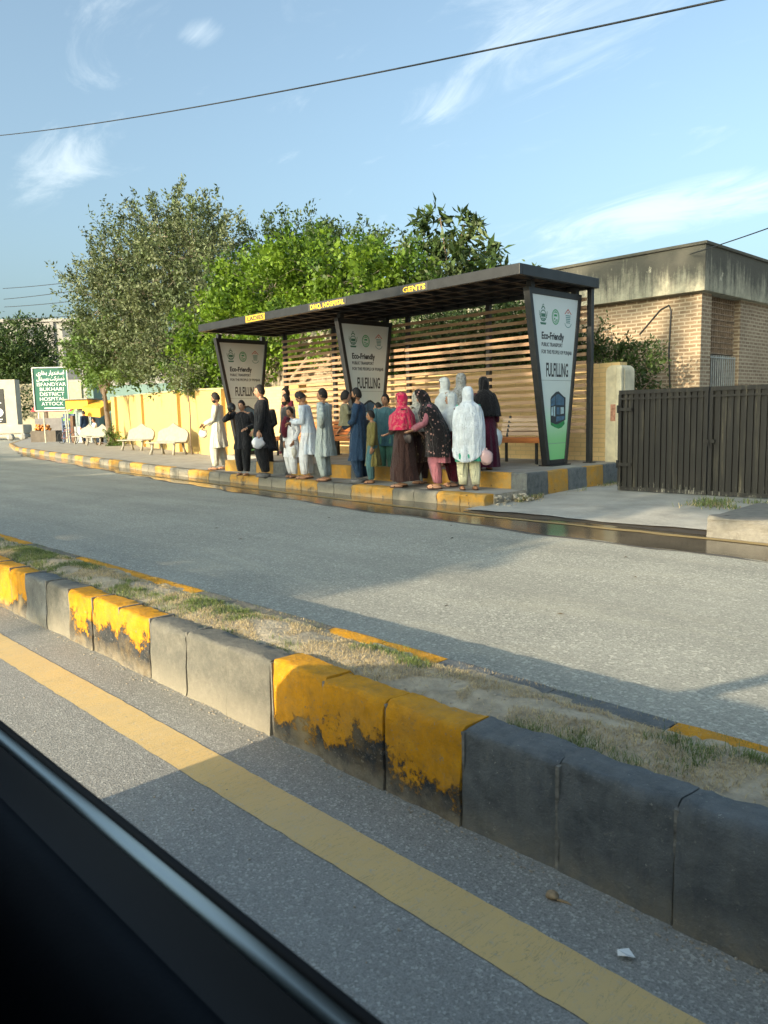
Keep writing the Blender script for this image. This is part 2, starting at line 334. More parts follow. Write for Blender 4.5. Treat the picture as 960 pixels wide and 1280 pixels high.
def text(name,s,size,m,origin,xdir,updir,parent,sx=1,bold=0,align='LEFT',depth=.0015,lead=1,fit=None):
    c=bpy.data.curves.new(name,'FONT'); c.body=s; c.size=size; c.offset=bold; c.extrude=depth; c.align_x=align; c.space_line=lead; c.resolution_u=3
    t=bpy.data.objects.new(name,c); col.objects.link(t)
    dg=bpy.context.evaluated_depsgraph_get(); me=bpy.data.meshes.new_from_object(t.evaluated_get(dg)); bpy.data.objects.remove(t); me.name=name
    if fit:
        xs=[v.co.x for v in me.vertices]
        if xs and max(xs)>min(xs): sx=fit/(max(xs)-min(xs))
    x,u=Vector(xdir).normalized(),Vector(updir).normalized(); n=x.cross(u); o0=Vector(origin)
    for v in me.vertices: v.co=o0+x*v.co.x*sx+u*v.co.y+n*v.co.z
    me.materials.clear(); me.materials.append(m)
    o=bpy.data.objects.new(name,me); col.objects.link(o)
    if parent: o.parent=parent
    return o
# far kerb line  (front face, Y as a function of X)
KX=[-400,-120,-80,-51,-42,-33,-24,-17.5,-13.5,-10,-6.87]
KY=[130,44,28.5,16.6,13.9,12.2,10.6,9.45,8.98,8.70,8.58]
def kY(x): return float(np.interp(x,KX,KY))
# ================================================================== SETTING
def sheet(name,poly,z,m,kind='structure'):
    b=MB(); b.add([(x,y,z if not callable(z) else z(x,y)) for x,y in poly],[tuple(range(len(poly)))]); o=b.build(name,m); 
    return tag(o,kind=kind)
sheet('ground',[(-2500,-2500),(2500,-2500),(2500,2500),(-2500,2500)],-.03,M_ground)
sheet('near_road',[(-300,-7),(60,-7),(60,1.83),(-300,1.83)],0,M_road)
FK=[(x,kY(x)) for x in KX if x>-130]
sheet('far_road',[(-120,2.41),(60,2.41),(60,8.55),(-6.87,8.6)]+FK[::-1][1:]+[],0,M_road2)
sheet('near_side_verge',[(-300,-60),(60,-60),(60,-7),(-300,-7)],.012,M_ground)
# yellow edge line
rng=np.random.default_rng(3)
def strip(name,xs,ya,yb,z,m,jit=.004):
    b=MB(); vs=[];fs=[]
    for x in xs: vs+=[(x,(ya(x) if callable(ya) else ya)+rng.normal(0,jit),z),(x,(yb(x) if callable(yb) else yb)+rng.normal(0,jit),z)]
    for i in range(len(xs)-1): fs.append((2*i,2*i+2,2*i+3,2*i+1))
    b.add(vs,fs); return tag(b.build(name,m),kind='structure')
strip('road_edge_line',list(np.arange(-8,1.5,.05))+[2,60] ,1.378,1.558,.0025,M_yline,.0018)
strip('road_edge_line',[-120,-60,-30,-20,-14,-8],1.378,1.558,.0025,M_yline,0)
# gutter water along the far kerb
def wat():
    m,t,b=newmat('shallow_dirty_water'); b.inputs['Roughness'].default_value=.16; b.inputs['Specular IOR Level'].default_value=.6
    lk(t,ramp(t,noisen(t,1.1,5,.6),[(.3,(.065,.055,.04)),(.7,(.16,.13,.09))]),b.inputs['Base Color'])
    bump(t,b,noisen(t,5,4,.6,stretch=(1,2,1)),.06,.02)
    return m
M_water=wat()
def gy0(x): return np.interp(x,[-60,-34,-23,-18.9,-13.9,-8,-6.6,-4.4,-2.6,10],[19.5,11.6,9.7,9.0,8.12,7.42,7.27,7.12,6.95,6.7])+.05*math.sin(x*1.7)+.03*math.sin(x*4.3+1)
xs=list(np.arange(-50,-6.9,.25))
strip('gutter_water',xs+[-6.87],gy0,lambda x:kY(x)+.01,.004,M_water,.012)
strip('gutter_water',list(np.arange(-6.87,10,.25)),gy0,lambda x:8.12+.03*math.sin(2.3*x),.004,M_water,.012)
M_mud=mat('wet_mud',(.075,.06,.042),.45,.35,6,.5,30,spec=.5)
strip('gutter_mud',list(np.arange(-6.87,10,.25)),lambda x:8.08+.05*math.sin(2.3*x),lambda x:8.40,.007,M_mud,.02)
strip('gutter_mud',list(np.arange(-50,10,.25)),lambda x:gy0(x)-.07,gy0,.0025,mat('damp_asphalt',(.11,.10,.085),.6,.2,20,.3,60),.02)
M_yline2=paintmark('muddy_yellow_line',(.34,.24,.09),(.14,.11,.07))
strip('gutter_edge_line',list(np.arange(-20,10,.3)),lambda x:np.interp(x,[-20,-13.5,-6.87,10],[9.2,8.5,7.86,7.5]),lambda x:np.interp(x,[-20,-13.5,-6.87,10],[9.29,8.59,7.97,7.62]),.009,M_yline2,.012)
# pavement behind the far kerb
# wall line
WX=[-42.0,-33.5,-24.5,-19.5,-7.1]; WY=[19.6,16.9,14.15,12.9,12.75]; WZ=[2.72,2.55,2.38,2.22,2.2]
def wY(x): return float(np.interp(x,WX,WY))
pv=[(x,kY(x)+.24) for x in KX]+[(-6.9,12.8)]+[(-19.5,12.95),(-24.5,14.2),(-33.5,17),(-42,19.7),(-44,90),(-400,300)]
sheet('pavement',pv,.18,M_conc)
# driveway apron, gently sloped
b=MB(); ax=np.linspace(-6.95,-3.4,14); ay=np.linspace(8.28,11.05,10); vs=[];fs=[]
for j,y in enumerate(ay):
    for i,x in enumerate(ax):
        yy=y if j else y+.05*math.sin(x*3)+.02*math.sin(11*x)
        vs.append((x+( -.0 if i else 0),yy,.02+.07*j/9+.008*noise.noise((x*1.3,y*1.3,0))))
for j in range(9):
    for i in range(13): a=j*14+i; fs.append((a,a+1,a+15,a+14))
b.add(vs,fs); tag(b.build('driveway',M_apron,smooth=True),kind='structure')
b=MB(); b.add([(-3.4,8.28,.02),(12,8.28,.02),(12,30,.09),(-3.4,30,.09)],[(0,1,2,3)]); tag(b.build('yard',M_apron),kind='structure')
b=MB(); b.add([(-6.9,11.05,.085),(-3.4,11.05,.085),(-3.4,30,.085),(-6.9,30,.085)],[(0,1,2,3)]); tag(b.build('yard_entrance',M_apron),kind='structure')
# far kerb blocks
EDGE=.003
def kerbblock(b,x0,x1,y0a,y0b,z0,z1,wd,mi,rr=.05,jit=.004,seg=4,depthseg=1):
    """rounded-front kerb stone between x0..x1, front face at y0"""
    prof=[(0,z0),(0,z1*.1),(.001,z1*.22),(.002,z1*.34),(.003,z1*.46),(.004,z1*.58),(.006,z1*.70),(.008,z1*.82),(.010,z1-rr)]
    for k in range(1,5): a=math.pi/2*k/4; prof.append((.010+rr*(1-math.cos(a)),z1-rr+rr*math.sin(a)))
    prof.append((wd*.6,z1)); prof.append((wd-.02,z1-.004)); prof.append((wd,z1-.03)); prof.append((wd,z0))
    n=len(prof); vs=[];fs=[]
    for i in range(seg+1):
        u=i/seg; x=x0+(x1-x0)*u; y=y0a+(y0b-y0a)*u; ed=EDGE if i in(0,seg) else 0
        for k,(dy_,z) in enumerate(prof):
            q=noise.noise((x*5,k*.3,z*4))*jit*2+noise.noise((x*17,z*17,3))*jit+noise.noise((x*45,z*45+y*40,7))*jit*.6; q-=(.006 if (i in (0,1,seg-1,seg) and 8<k<13 and noise.noise((x*9,2,5))>.05 and jit>.003) else 0)*-1
            vs.append((x,y+dy_+q+(ed if 0<k<10 else 0),z+ (q*.8 if k>7 else 0)-(ed if 8<k<14 else 0)))
    for i in range(seg):
        for k in range(n-1): a=i*n+k; fs.append((a,a+n,a+n+1,a+1))
    fs.append(tuple(range(n))); fs.append(tuple(range(seg*n,seg*n+n))[::-1]); b.add(vs,fs,mi)
edges=[-6.87,-7.82,-8.82,-9.87,-10.89,-11.95,-12.98,-14.22,-15.3]
while edges[-1]>-58: edges.append(edges[-1]-1.15)
b=MB()
for i in range(len(edges)-1):
    x1,x0=edges[i],edges[i+1]; mid=(x0+x1)/2
    for a,c in ((x0,mid),(mid,x1)):
        kerbblock(b,a+.006,c-.006,kY(a),kY(c),-.02,.185,.25,(i%2)*1,rr=.06,jit=.007,seg=5)
tag(b.build('far_kerb',[M_ky2,M_kg],smooth=True),kind='structure')
# broken end of the far pavement
b=MB()
b.box((-7.02,8.80,-.02),(-6.86,9.57,.176))
for k in range(45):
    x=-6.86+abs(random.gauss(0,.16)); y=random.uniform(8.75,9.6); s_=random.uniform(.015,.05); b.ell((x,y,random.uniform(.0,.16)*(1-min(1,(x+6.86)/.5))),(s_,s_,s_*.7),6,4)
tag(b.build('kerb_rubble',mat('rubble',(.34,.31,.25),.95,.3,20,.6,40)),kind='stuff')
# right-hand kerb slab
b=MB(); kerbblock(b,-3.42,-2.4,7.98,7.9,-.02,.22,.3,0,.03,.012,10); kerbblock(b,-2.38,2,7.9,7.75,-.02,.22,.3,0,.03,.012,12)
b.add([(-3.42,8.25,.21),(3,8.05,.21),(3,9.6,.2),(-3.5,9.6,.2)],[(0,1,2,3)]); b.add([(-3.42,8.25,.0),(-3.42,8.25,.21),(-3.5,9.6,.2),(-3.5,9.6,.0)],[(0,1,2,3)])
b.add([(-3.5,9.6,.0),(-3.5,9.6,.2),(3,9.6,.2),(3,9.6,0)],[(0,1,2,3)])
tag(b.build('gate_side_kerb',mat('pale_kerb',(.19,.18,.155),.9,.2,9,.6,30,bdist=.02)),kind='structure')
# ------------------------------------------------------------------ median
nx=[-.2,-.50,-.84,-1.20,-1.56,-1.92,-2.27,-2.62,-2.96,-3.32,-3.70,-4.06,-4.42,-4.77,-5.14,-5.51,-5.82]
nc=['b','b','b','b','y','y','y','g','g','g','y','y','y','g','b','y']
x=-5.82; k=0
nx=[.6,.2]+nx[0:]; nc=['y','b']+nc
nx=[.6,.2,-.2]+nx[3:]
pat=['y','y','b','b','b','y','y','y','g','g','g']
while x>-45:
    x-=.36; nx.append(x); nc.append(pat[k%11]); k+=1
ci={'y':0,'b':1,'g':2}
b=MB()
for i in range(len(nx)-1):
    zt=.335+random.uniform(-.004,.005) if nx[i]>-2.7 else .32+random.uniform(-.005,.005)
    yj=random.uniform(-.008,.008)
    kerbblock(b,nx[i+1]+random.uniform(.001,.004),nx[i]-random.uniform(.001,.004),1.815+yj,1.815+yj+random.uniform(-.004,.004),-.02,zt,.17,ci[nc[i]],rr=.026,jit=.005 if nx[i]>-8 else .002,seg=22 if nx[i]>-6 else 3)
tag(b.build('median_kerb',[M_ky,M_kb,M_kg],smooth=True),kind='structure')
b=MB()
for x in nx[1:40]: b.box((x-.006,1.826,0),(x+.006,1.97,.322))
tag(b.build('kerb_mortar',mat('mortar',(.17,.165,.145),.95,.4,25,.8,60,bdist=.01)),kind='structure')
b=MB()
fx=[1.5,.9,-.45,-1.12,-1.6,-2.15,-2.9,-3.4,-4.15,-5.2,-6]; fc=['b','y','y','b','b','y','g','g','y','y']
while fx[-1]>-45: fx.append(fx[-1]-1.05); fc.append(['g','y'][len(fc)%2])
for i in range(len(fx)-1):
    n_=max(1,round((fx[i]-fx[i+1])/.36))
    for k in range(n_):
        a=fx[i]+(fx[i+1]-fx[i])*k/n_; c=fx[i]+(fx[i+1]-fx[i])*(k+1)/n_
        vs0=len(b.v); kerbblock(b,c+.003,a-.003,0,0,-.02,.30,.13,ci[fc[min(i,len(fc)-1)]],rr=.025,jit=.003,seg=5)
        for q in range(vs0,len(b.v)): X,Y,Z=b.v[q]; b.v[q]=(X,2.455-Y,Z)
tag(b.build('median_kerb',[M_ky,M_kb,M_kg],smooth=True),kind='structure')
def soilz(x,y):
    u=(y-1.97)/(2.35-1.97); return .296+.022*math.sin(math.pi*min(1,max(0,u)))+.012*noise.noise((x*3,y*5,0))+.008*noise.noise((x*14,y*14,2))+.004*noise.noise((x*45,y*45,1))
b=MB(); vs=[];fs=[]; XS=list(np.arange(.8,-8,-.03))+list(np.arange(-8.1,-46,-.3)); YS=np.linspace(1.95,2.37,15)
for x in XS:
    for y in YS: vs.append((x,y,soilz(x,y)))
n=len(YS)
for i in range(len(XS)-1):
    for k in range(n-1): a=i*n+k; fs.append((a,a+n,a+n+1,a+1))
b.add(vs,fs); tag(b.build('median_soil',M_soil,smooth=True),kind='structure')
# grass blades on the median
def blades(name,n,fx_,mats,seed,hmin,hmax,wmin,wmax):
    g=np.random.default_rng(seed); V=[];F=[];MI=[]
    for i in range(n):
        p=fx_(g)
        if p is None: continue
        x,y,z,dens,sc_=p
        green=dens
        h=g.uniform(hmin,hmax)*(1.0 if green else .8)*sc_; wd=g.uniform(wmin,wmax)*sc_; a=g.uniform(0,6.283); ln=g.uniform(.3,1.5)*h if green else g.uniform(1.0,2.4)*h
        d=np.array([math.cos(a),math.sin(a)]); s=np.array([-d[1],d[0]])*wd/2; o=len(V)
        V+= [(x-s[0],y-s[1],z-.003),(x+s[0],y+s[1],z-.003),(x+d[0]*ln*.45+s[0]*.7,y+d[1]*ln*.45+s[1]*.7,z+h*.7),(x+d[0]*ln*.45-s[0]*.7,y+d[1]*ln*.45-s[1]*.7,z+h*.7),(x+d[0]*ln,y+d[1]*ln,z+h*(.95 if green else .55))]
        F+= [(o,o+1,o+2,o+3),(o+3,o+2,o+4,o+4)]; mi=(0 if g.random()<.7 else 1) if green else (2 if g.random()<.65 else 3); MI+=[mi,mi]
    me=bpy.data.meshes.new(name); me.from_pydata(V,[],[tuple(dict.fromkeys(f)) for f in F])
    for m in mats: me.materials.append(m)
    me.polygons.foreach_set('material_index',MI); me.update()
    o=bpy.data.objects.new(name,me); col.objects.link(o); return tag(o,kind='stuff')
GM=[mat('grass_green',(.10,.15,.035),.7,.3,20,0),mat('grass_olive',(.17,.19,.06),.7,.3,20,0),mat('straw',(.50,.40,.22),.8,.25,20,0),mat('straw_dark',(.33,.25,.13),.8,.25,20,0)]
def medfx(g):
    u=g.random(); x=.6-7.5*(u**1.25) if g.random()<.8 else -6.5-30*g.random()**1.3; y=g.uniform(1.93,2.40)
    d=noise.noise((x*1.9,y*3.0,5.))+.55*noise.noise((x*7,y*7,9.)); bare=noise.noise((x*1.3+3,y*3.5,1.))+.6*noise.noise((x*6,y*6,4.))
    if x<-5.5: d+=.25
    gr=(d+g.normal()*.12)>.16
    if bare+.10*max(0,min(1,(x+2.6)/1.2))>.14 and not gr and g.random()<.93: return None
    if not gr and g.random()<.15: return None
    if y<1.97 or y>2.35:
        if g.random()<.6: return None
    return x,y,soilz(x,y) if 1.96<y<2.37 else .31,gr,(1. if x>-7 else 1.4)*(.55 if (y<1.98 or y>2.31) else 1)*(1. if gr else .8)
blades('grass',120000,medfx,GM,5,.008,.030,.0014,.0030)
def gatefx(g):
    x=g.uniform(-4.6,-2.6); y=10.15+g.normal()*.2; return (x,y,.07 if x<-3.5 else .09,g.random()<.7,1) if noise.noise((x*2,y*2,0))>-.2 else None
blades('grass',1800,gatefx,GM,8,.03,.11,.006,.012)
def edgefx(g):
    x=-6.80+abs(g.normal())*.09; y=g.uniform(8.8,12.2); return (x,y,.05,g.random()<.35,1) if noise.noise((x*2,y*2,0))>0.0 else None
blades('weeds',1500,edgefx,GM,9,.03,.12,.005,.011)
# litter
b=MB(); b.add([(-.845,1.455,.012),(-.825,1.475,.016),(-.80,1.462,.010),(-.812,1.44,.020),(-.835,1.44,.009)],[(0,1,2),(0,2,3),(0,3,4)])
o=b.build('paper_scrap',M_white,loc=(-.045,.17,0)); m_=o.modifiers.new('s','SOLIDIFY'); m_.thickness=.001; tag(o,'small crumpled white paper scrap lying on the asphalt','litter')
b=MB(); b.ell((0,0,0),(.019,.014,.013),14,8); 
for k,v in enumerate(b.v): q=noise.noise(Vector(v)*60)*.005; b.v[k]=(v[0]+q,v[1]+q,v[2]+q)
b.tube([(.015,0,-.006),(.04,.012,-.009),(.055,.01,-.010)],[.004,.003,.001],6)
tag(b.build('pebble',mat('tan_stone',(.34,.25,.15),.9,.3,60,.4,90),smooth=True,loc=(-1.13,1.70,.012)),'small tan stone lying against the foot of the black kerb','stone')
b=MB(); gr_=random.Random(4)
for k in range(520):
    x=-.3-6.5*gr_.random()**1.5; y=1.812-abs(gr_.gauss(0,.035)); s_=gr_.uniform(.0015,.0055)
    if k%6==0: y=gr_.uniform(1.0,1.8)
    b.ell((x,y,s_*.5),(s_*gr_.uniform(.8,1.5),s_,s_*.7),5,3)
for k in range(160):
    x=-.3-4.5*gr_.random(); y=gr_.uniform(1.99,2.33); s_=gr_.uniform(.002,.007); b.ell((x,y,soilz(x,y)+s_*.3),(s_*1.3,s_,s_*.7),5,3)
tag(b.build('gravel',mat('grit',(.34,.30,.24),.9,.4,90,0)),kind='stuff')
# fallen leaves and specks on the far road
b=MB()
for k in range(10):
    x,y,a=random.uniform(-9,-1.6),random.uniform(3.2,7),random.uniform(0,6); l_=random.uniform(.02,.05)
    b.add([(x,y,.006),(x+l_*math.cos(a),y+l_*math.sin(a),.014),(x+2*l_*math.cos(a),y+2*l_*math.sin(a),.006),(x+l_*math.cos(a)-.3*l_*math.sin(a),y+l_*math.sin(a)+.3*l_*math.cos(a),.008)],[(0,1,2),(0,2,3)])
tag(b.build('leaf_litter',mat('dead_leaf',(.09,.07,.045),.9,.3,9,0)),kind='stuff')
# ================================================================== SHELTER
PX=[-7.56,-12.29,-16.94]; PZ=.42
# raised platform with striped edge
b=MB()
b.add([(-15.2,9.66,PZ),(-6.93,9.66,PZ),(-6.93,12.75,PZ),(-17.6,12.95,PZ),(-17.6,11.0,PZ),(-15.2,10.9,PZ)],[(0,1,2,3,4,5)])
b.add([(-15.2,9.7,.1),(-15.2,9.7,PZ),(-15.2,10.9,PZ),(-15.2,10.9,.1)],[(0,1,2,3)]); b.add([(-17.6,11,.1),(-17.6,11,PZ),(-15.2,10.9,PZ),(-15.2,10.9,.1)],[(0,1,2,3)]); b.add([(-17.6,11,.1),(-17.6,11,PZ),(-17.6,12.95,PZ),(-17.6,12.95,.1)],[(0,1,2,3)])
pl=empty('shelter_platform',(0,0,0),label='raised concrete platform under the bus shelter with black and yellow striped edge',cat='platform')
b.build('platform_top',M_conc,pl)
b=MB(); x=-6.85; k=1
yw=[.5]+[.58]*40
i=0
M_ky3=kerbpaint('platform_yellow','yellow',False,1)
while x>-15.0:
    wdt=.30 if i==0 else .62
    kerbblock(b,x-wdt+.003,x-.003,9.58,9.58,.04,PZ+.01,.14,0 if i%2==1 or i==0 and False else 1,rr=.02,jit=.004,seg=3); x-=wdt; i+=1
# right end face (+X): build along Y
ys=[9.58,10.14,10.70,11.26,11.78,12.34]
for i in range(5):
    vs0=len(b.v); kerbblock(b,ys[i]+.003,ys[i+1]-.003,0,0,.03,PZ+.011,.14,1 if i%2==0 else 0,rr=.02,jit=.004,seg=4)
    for q in range(vs0,len(b.v)): X,Y,Z=b.v[q]; b.v[q]=(-6.84-Y,X,Z)
b.build('striped_edge',[M_ky3,M_kb],pl,smooth=True)
tag(pl,'raised concrete platform under the bus shelter with black and yellow striped edge','platform')
sh=empty('bus_shelter',(-12,11,PZ),label='long black steel bus shelter with flat roof and timber slat back',cat='bus shelter')
def par(o,p): 
    o.parent=p; o.matrix_parent_inverse=Matrix.Translation(-p.location) if not p.rotation_euler.z else p.matrix_world.inverted(); return o
def pb(b,name,m,p,**k):
    o=b.build(name,m,None,**k); o.parent=p; o.matrix_parent_inverse=(Matrix.Translation(p.location)@Matrix.Rotation(p.rotation_euler.z,4,'Z')).inverted(); return o
def pt(p,*a,**k):
    o=text(*a,parent=None,**k); o.parent=p; o.matrix_parent_inverse=(Matrix.Translation(p.location)@Matrix.Rotation(p.rotation_euler.z,4,'Z')).inverted(); return o
X0,X1,Y0,Y1=-16.75,-7.28,10.0,12.32
b=MB()
b.box((X0,Y0,3.46),(X1,Y0+.08,3.63)); b.box((X0,Y1-.08,3.46),(X1,Y1,3.63)); b.box((X0,Y0+.08,3.46),(X0+.08,Y1-.08,3.63)); b.box((X1-.08,Y0+.08,3.46),(X1,Y1-.08,3.63))
pb(b,'roof_frame',M_black,sh,bevel=.008)
b=MB(); b.box((X0+.08,Y0+.08,3.55),(X1-.08,Y1-.08,3.60))
x=X0+.4
while x<X1-.2: b.box((x,Y0+.08,3.49),(x+.05,Y1-.08,3.549)); x+=.42
b.box((X0+.08,11.1,3.47),(X1-.08,11.16,3.489)); b.box((X0+.08,10.6,3.47),(X1-.08,10.64,3.489)); b.box((X0+.08,11.7,3.47),(X1-.08,11.74,3.489))
pb(b,'roof_panel',M_roofu,sh)
for x in (-7.40,-9.66,-11.87,-14.35,-16.30):
    b=MB(); b.box((x-.045,12.2,PZ),(x+.045,12.29,3.46)); b.box((x-.09,12.17,PZ),(x+.09,12.32,PZ+.015)); pb(b,'back_post',M_black,sh,bevel=.006)
def slatmat():
    m,t,b=newmat('timber_slat'); n=noisen(t,5,5,.65,stretch=(.5,6,14))
    lk(t,ramp(t,n,[(.25,(.24,.14,.08)),(.5,(.38,.24,.145)),(.75,(.50,.35,.23))]),b.inputs['Base Color']); b.inputs['Roughness'].default_value=.5
    bump(t,b,n,.2,.004); return m
M_slat=slatmat()
z=.98
while z<3.42:
    b=MB()
    sag=random.uniform(-.006,.006)
    for xa,xb in ((-16.30,-14.35),(-14.35,-11.87),(-11.87,-9.66),(-9.66,-7.40)):
        b.bar((xa-.02,12.165+random.uniform(-.006,.004),z+sag),(xb+.02-.05,12.165+random.uniform(-.006,.004),z+random.uniform(-.011,.011)),.022,.060)
    pb(b,'back_slat',M_slat,sh); z+=.136
# name lettering on the roof fascia
M_plate=mat('dark_name_strip',(.05,.05,.05),.5,.1,5,0)
M_plate2=mat('yellow_name_strip',(.55,.34,.03),.5,.1,5,0)
for s_,xa,xb,pm in (('LADIES',-14.66,-14.05,M_plate2),('DHQ. HOSPITAL',-12.42,-11.38,M_plate),('GENTS',-9.80,-9.26,M_plate)):
    b=MB(); b.box((xa-.06,Y0-.006,3.475),(xb+.06,Y0-.001,3.615)); pb(b,'name_plate',pm,sh)
    pt(sh,'lettering',s_,.125,mat('amber_lettering',(.95,.62,.05),.5,.05,5,0) if pm is M_plate else M_txt,(xa,Y0-.0075,3.50),(1,0,0),(0,0,1),sx=1,bold=.003,fit=xb-xa)
# advert totems
def panelmat(idx):
    m,t,b=newmat('advert_panel_print')
    tc=t.nodes.new('ShaderNodeTexCoord'); sp=t.nodes.new('ShaderNodeSeparateXYZ'); lk(t,tc.outputs['Object'],sp.inputs[0])
    n=noisen(t,2,3)
    zz=mth(t,'ADD',sp.outputs['Z'],mth(t,'MULTIPLY',n,.1))
    c=ramp(t,mrange(t,zz,.45,3.4),[(0,(.20,.62,.22)),(.16,(.24,.62,.26)),(.27,(.44,.72,.52)),(.36,(.60,.70,.68)),(1,(.62,.68,.70))])
    lk(t,c,b.inputs['Base Color']); b.inputs['Roughness'].default_value=.3; b.inputs['Coat Weight'].default_value=.2; return m
M_panel=panelmat(0)
M_g1=mat('emblem_green',(.05,.17,.12),.5,.1,5,0); M_g2=mat('emblem_bright_green',(.04,.32,.12),.5,.1,5,0); M_r1=mat('emblem_red',(.45,.10,.07),.5,.1,5,0); M_b1=mat('emblem_teal',(.12,.28,.28),.5,.1,5,0)
M_busd=mat('bus_print_dark',(.015,.03,.045),.4,.3,20,0); M_busb=mat('bus_print_blue',(.05,.13,.22),.4,.4,14,0); M_busg=mat('bus_print_green',(.02,.25,.08),.5,.3,9,0)
M_buss=mat('bus_print_sky',(.35,.5,.55),.4,.3,9,0)
def panel(X,first):
    zt,zb=3.36,.44; ya,yb=10.55,12.13; yc0,yc1=11.09,11.70    # outer top / bottom edges
    P=empty('advert_totem',(X,11.4,PZ),label=None)
    fwid=.085; T=.12
    def q(y,z,x=X): return (x,y,z)
    b=MB()
    # frame: two raking sides, top and bottom rails
    def side(y_t,y_b,sg):
        poly=[(X-T/2,y_t,zt),(X-T/2,y_t+sg*fwid,zt),(X-T/2,y_b+sg*fwid,zb),(X-T/2,y_b,zb)]; b.prism(poly,(T,0,0))
    side(ya,yc0,1); side(yb,yc1,-1)
    b.box((X-T/2+.002,ya+fwid,zt-.10),(X+T/2-.002,yb-fwid,zt)); b.box((X-T/2+.002,yc0+fwid,zb),(X+T/2-.002,yc1-fwid,zb+.085))
    pb(b,'frame',M_black,P,bevel=.006)
    for yy in (ya+.08,yb-.18): b=MB(); b.box((X-.05,yy,zt),(X+.05,yy+.1,3.46)); pb(b,'top_bracket',M_black,P)
    b=MB(); b.box((X-.08,yc0+.10,PZ),(X+.08,yc1-.08,zb)); b.box((X-.14,yc0+.02,PZ),(X+.14,yc1-.02,PZ+.02)); pb(b,'foot',M_black,P)
    b=MB(); s=.0; 
    def edge(z,left): 
        u=(zt-z)/(zt-zb); return (ya+(yc0-ya)*u+fwid-.01) if left else (yb+(yc1-yb)*u-fwid+.01)
    b.prism([(X-.04,edge(zt-.09,1),zt-.09),(X-.04,edge(zt-.09,0),zt-.09),(X-.04,edge(zb+.08,0),zb+.08),(X-.04,edge(zb+.08,1),zb+.08)],(.08,0,0)); 
    pb(b,'advert_face',M_panel,P)
    xf=X+.0415
    def disc(b,yc,zc,r1,r2,n=24,mi=0,sy=1.0,sz=1.0,k0=0,k1=None):
        k1=n if k1 is None else k1
        vs=[];
        for k in range(k0,k1+1):
            a=2*math.pi*k/n
            for r in (r1,r2): vs.append((xf,yc+r*sy*math.cos(a),zc+r*sz*math.sin(a)))
        m=k1-k0
        b.add(vs,[(2*i,2*i+1,2*i+3,2*i+2) for i in range(m)],mi)
    def pol(b,pts,mi=0,dx=.0): b.add([(xf+dx,y,z) for y,z in pts],[tuple(range(len(pts)))],mi)
    # crest 1: rounded shield with wreath
    b=MB(); y,z=10.98,2.93
    disc(b,y,z,.075,.09,sz=1.05); disc(b,y,z+.10,.035,.055,k0=0,k1=12); pol(b,[(y-.06,z-.02),(y+.06,z-.02),(y+.06,z+.035),(y-.06,z+.035)]); 
    for s_ in (-1,1):
        for k in range(6): a=-1.9+.42*k; pol(b,[(y+s_*(.095*math.cos(a*.6)),z-.10+.03*k),(y+s_*(.125*math.cos(a*.6)),z-.09+.03*k),(y+s_*(.115*math.cos(a*.6)),z-.07+.03*k)])
    pol(b,[(y-.09,z-.11),(y+.09,z-.11),(y+.07,z-.145),(y-.07,z-.145)]); disc(b,y,z+.165,.012,.024,k0=0,k1=18)
    pol(b,[(y-.012,z-.08),(y+.012,z-.08),(y+.008,z-.03),(y-.008,z-.03)]); pol(b,[(y-.05,z-.065),(y-.02,z-.065),(y-.02,z-.035),(y-.05,z-.035)]); pol(b,[(y+.05,z-.065),(y+.02,z-.065),(y+.02,z-.035),(y+.05,z-.035)])
    pb(b,'emblem',M_g1,P)
    # crest 2: bright green ring
    b=MB(); y=11.34; disc(b,y,z,.095,.112,mi=0,sz=1.15); disc(b,y,z,.075,.083,mi=0,sz=1.15); pol(b,[(y-.05,z+.01),(y+.05,z+.01),(y+.035,z+.045),(y-.035,z+.045)]); disc(b,y-.025,z-.03,.0,.018); disc(b,y+.03,z-.035,.008,.024,k0=12,k1=24); pol(b,[(y-.03,z-.075),(y+.03,z-.075),(y,z-.055)])
    pol(b,[(y-.05,z+.07),(y+.05,z+.07),(y,z+.085)])
    pb(b,'emblem',M_g2,P)
    # crest 3: red roof over teal lines
    b=MB(); y=11.72
    pol(b,[(y-.11,z+.07),(y-.085,z+.07),(y,z+.14),(y,z+.165)],1); pol(b,[(y+.11,z+.07),(y+.085,z+.07),(y,z+.14),(y,z+.165)],1); pol(b,[(y-.03,z+.085),(y+.03,z+.085),(y,z+.115)],1)
    for k in range(5): pol(b,[(y-.075+.004*k,z+.055-.03*k),(y+.075-.004*k,z+.055-.03*k),(y+.075-.004*k,z+.038-.03*k),(y-.075+.004*k,z+.038-.03*k)],0)
    disc(b,y,z-.06,.095,.11,k0=13,k1=23,sz=.9)
    pb(b,'emblem',[M_b1,M_r1],P)
    Z=2.93
    pt(P,'lettering','Eco-Friendly',.16,M_txt,(xf,10.93,2.555),(0,1,0),(0,0,1),bold=.005,fit=.66,depth=.0008)
    pt(P,'lettering','PUBLIC TRANSPORT',.088,M_txt,(xf,10.93,2.435),(0,1,0),(0,0,1),bold=.001,fit=.62,depth=.0008)
    pt(P,'lettering','FOR THE PEOPLE OF PUNJAB',.088,M_txt,(xf,10.93,2.315),(0,1,0),(0,0,1),bold=.001,fit=.90,depth=.0008)
    pt(P,'lettering','FULFILLING',.32,M_txt,(xf,11.06,1.94),(0,1,0),(0,0,1),bold=.006,fit=.66,depth=.0008)
    # seams between print sheets
    for zz in (1.87,.80): b=MB(); pol(b,[(edge(zz,1),zz),(edge(zz,0),zz),(edge(zz,0),zz+.007),(edge(zz,1),zz+.007)]); pb(b,'print_seam',mat('seam_grey',(.25,.3,.3),.6,.1,5,0),P)
    # printed picture of a bus on green ground
    b=MB(); 
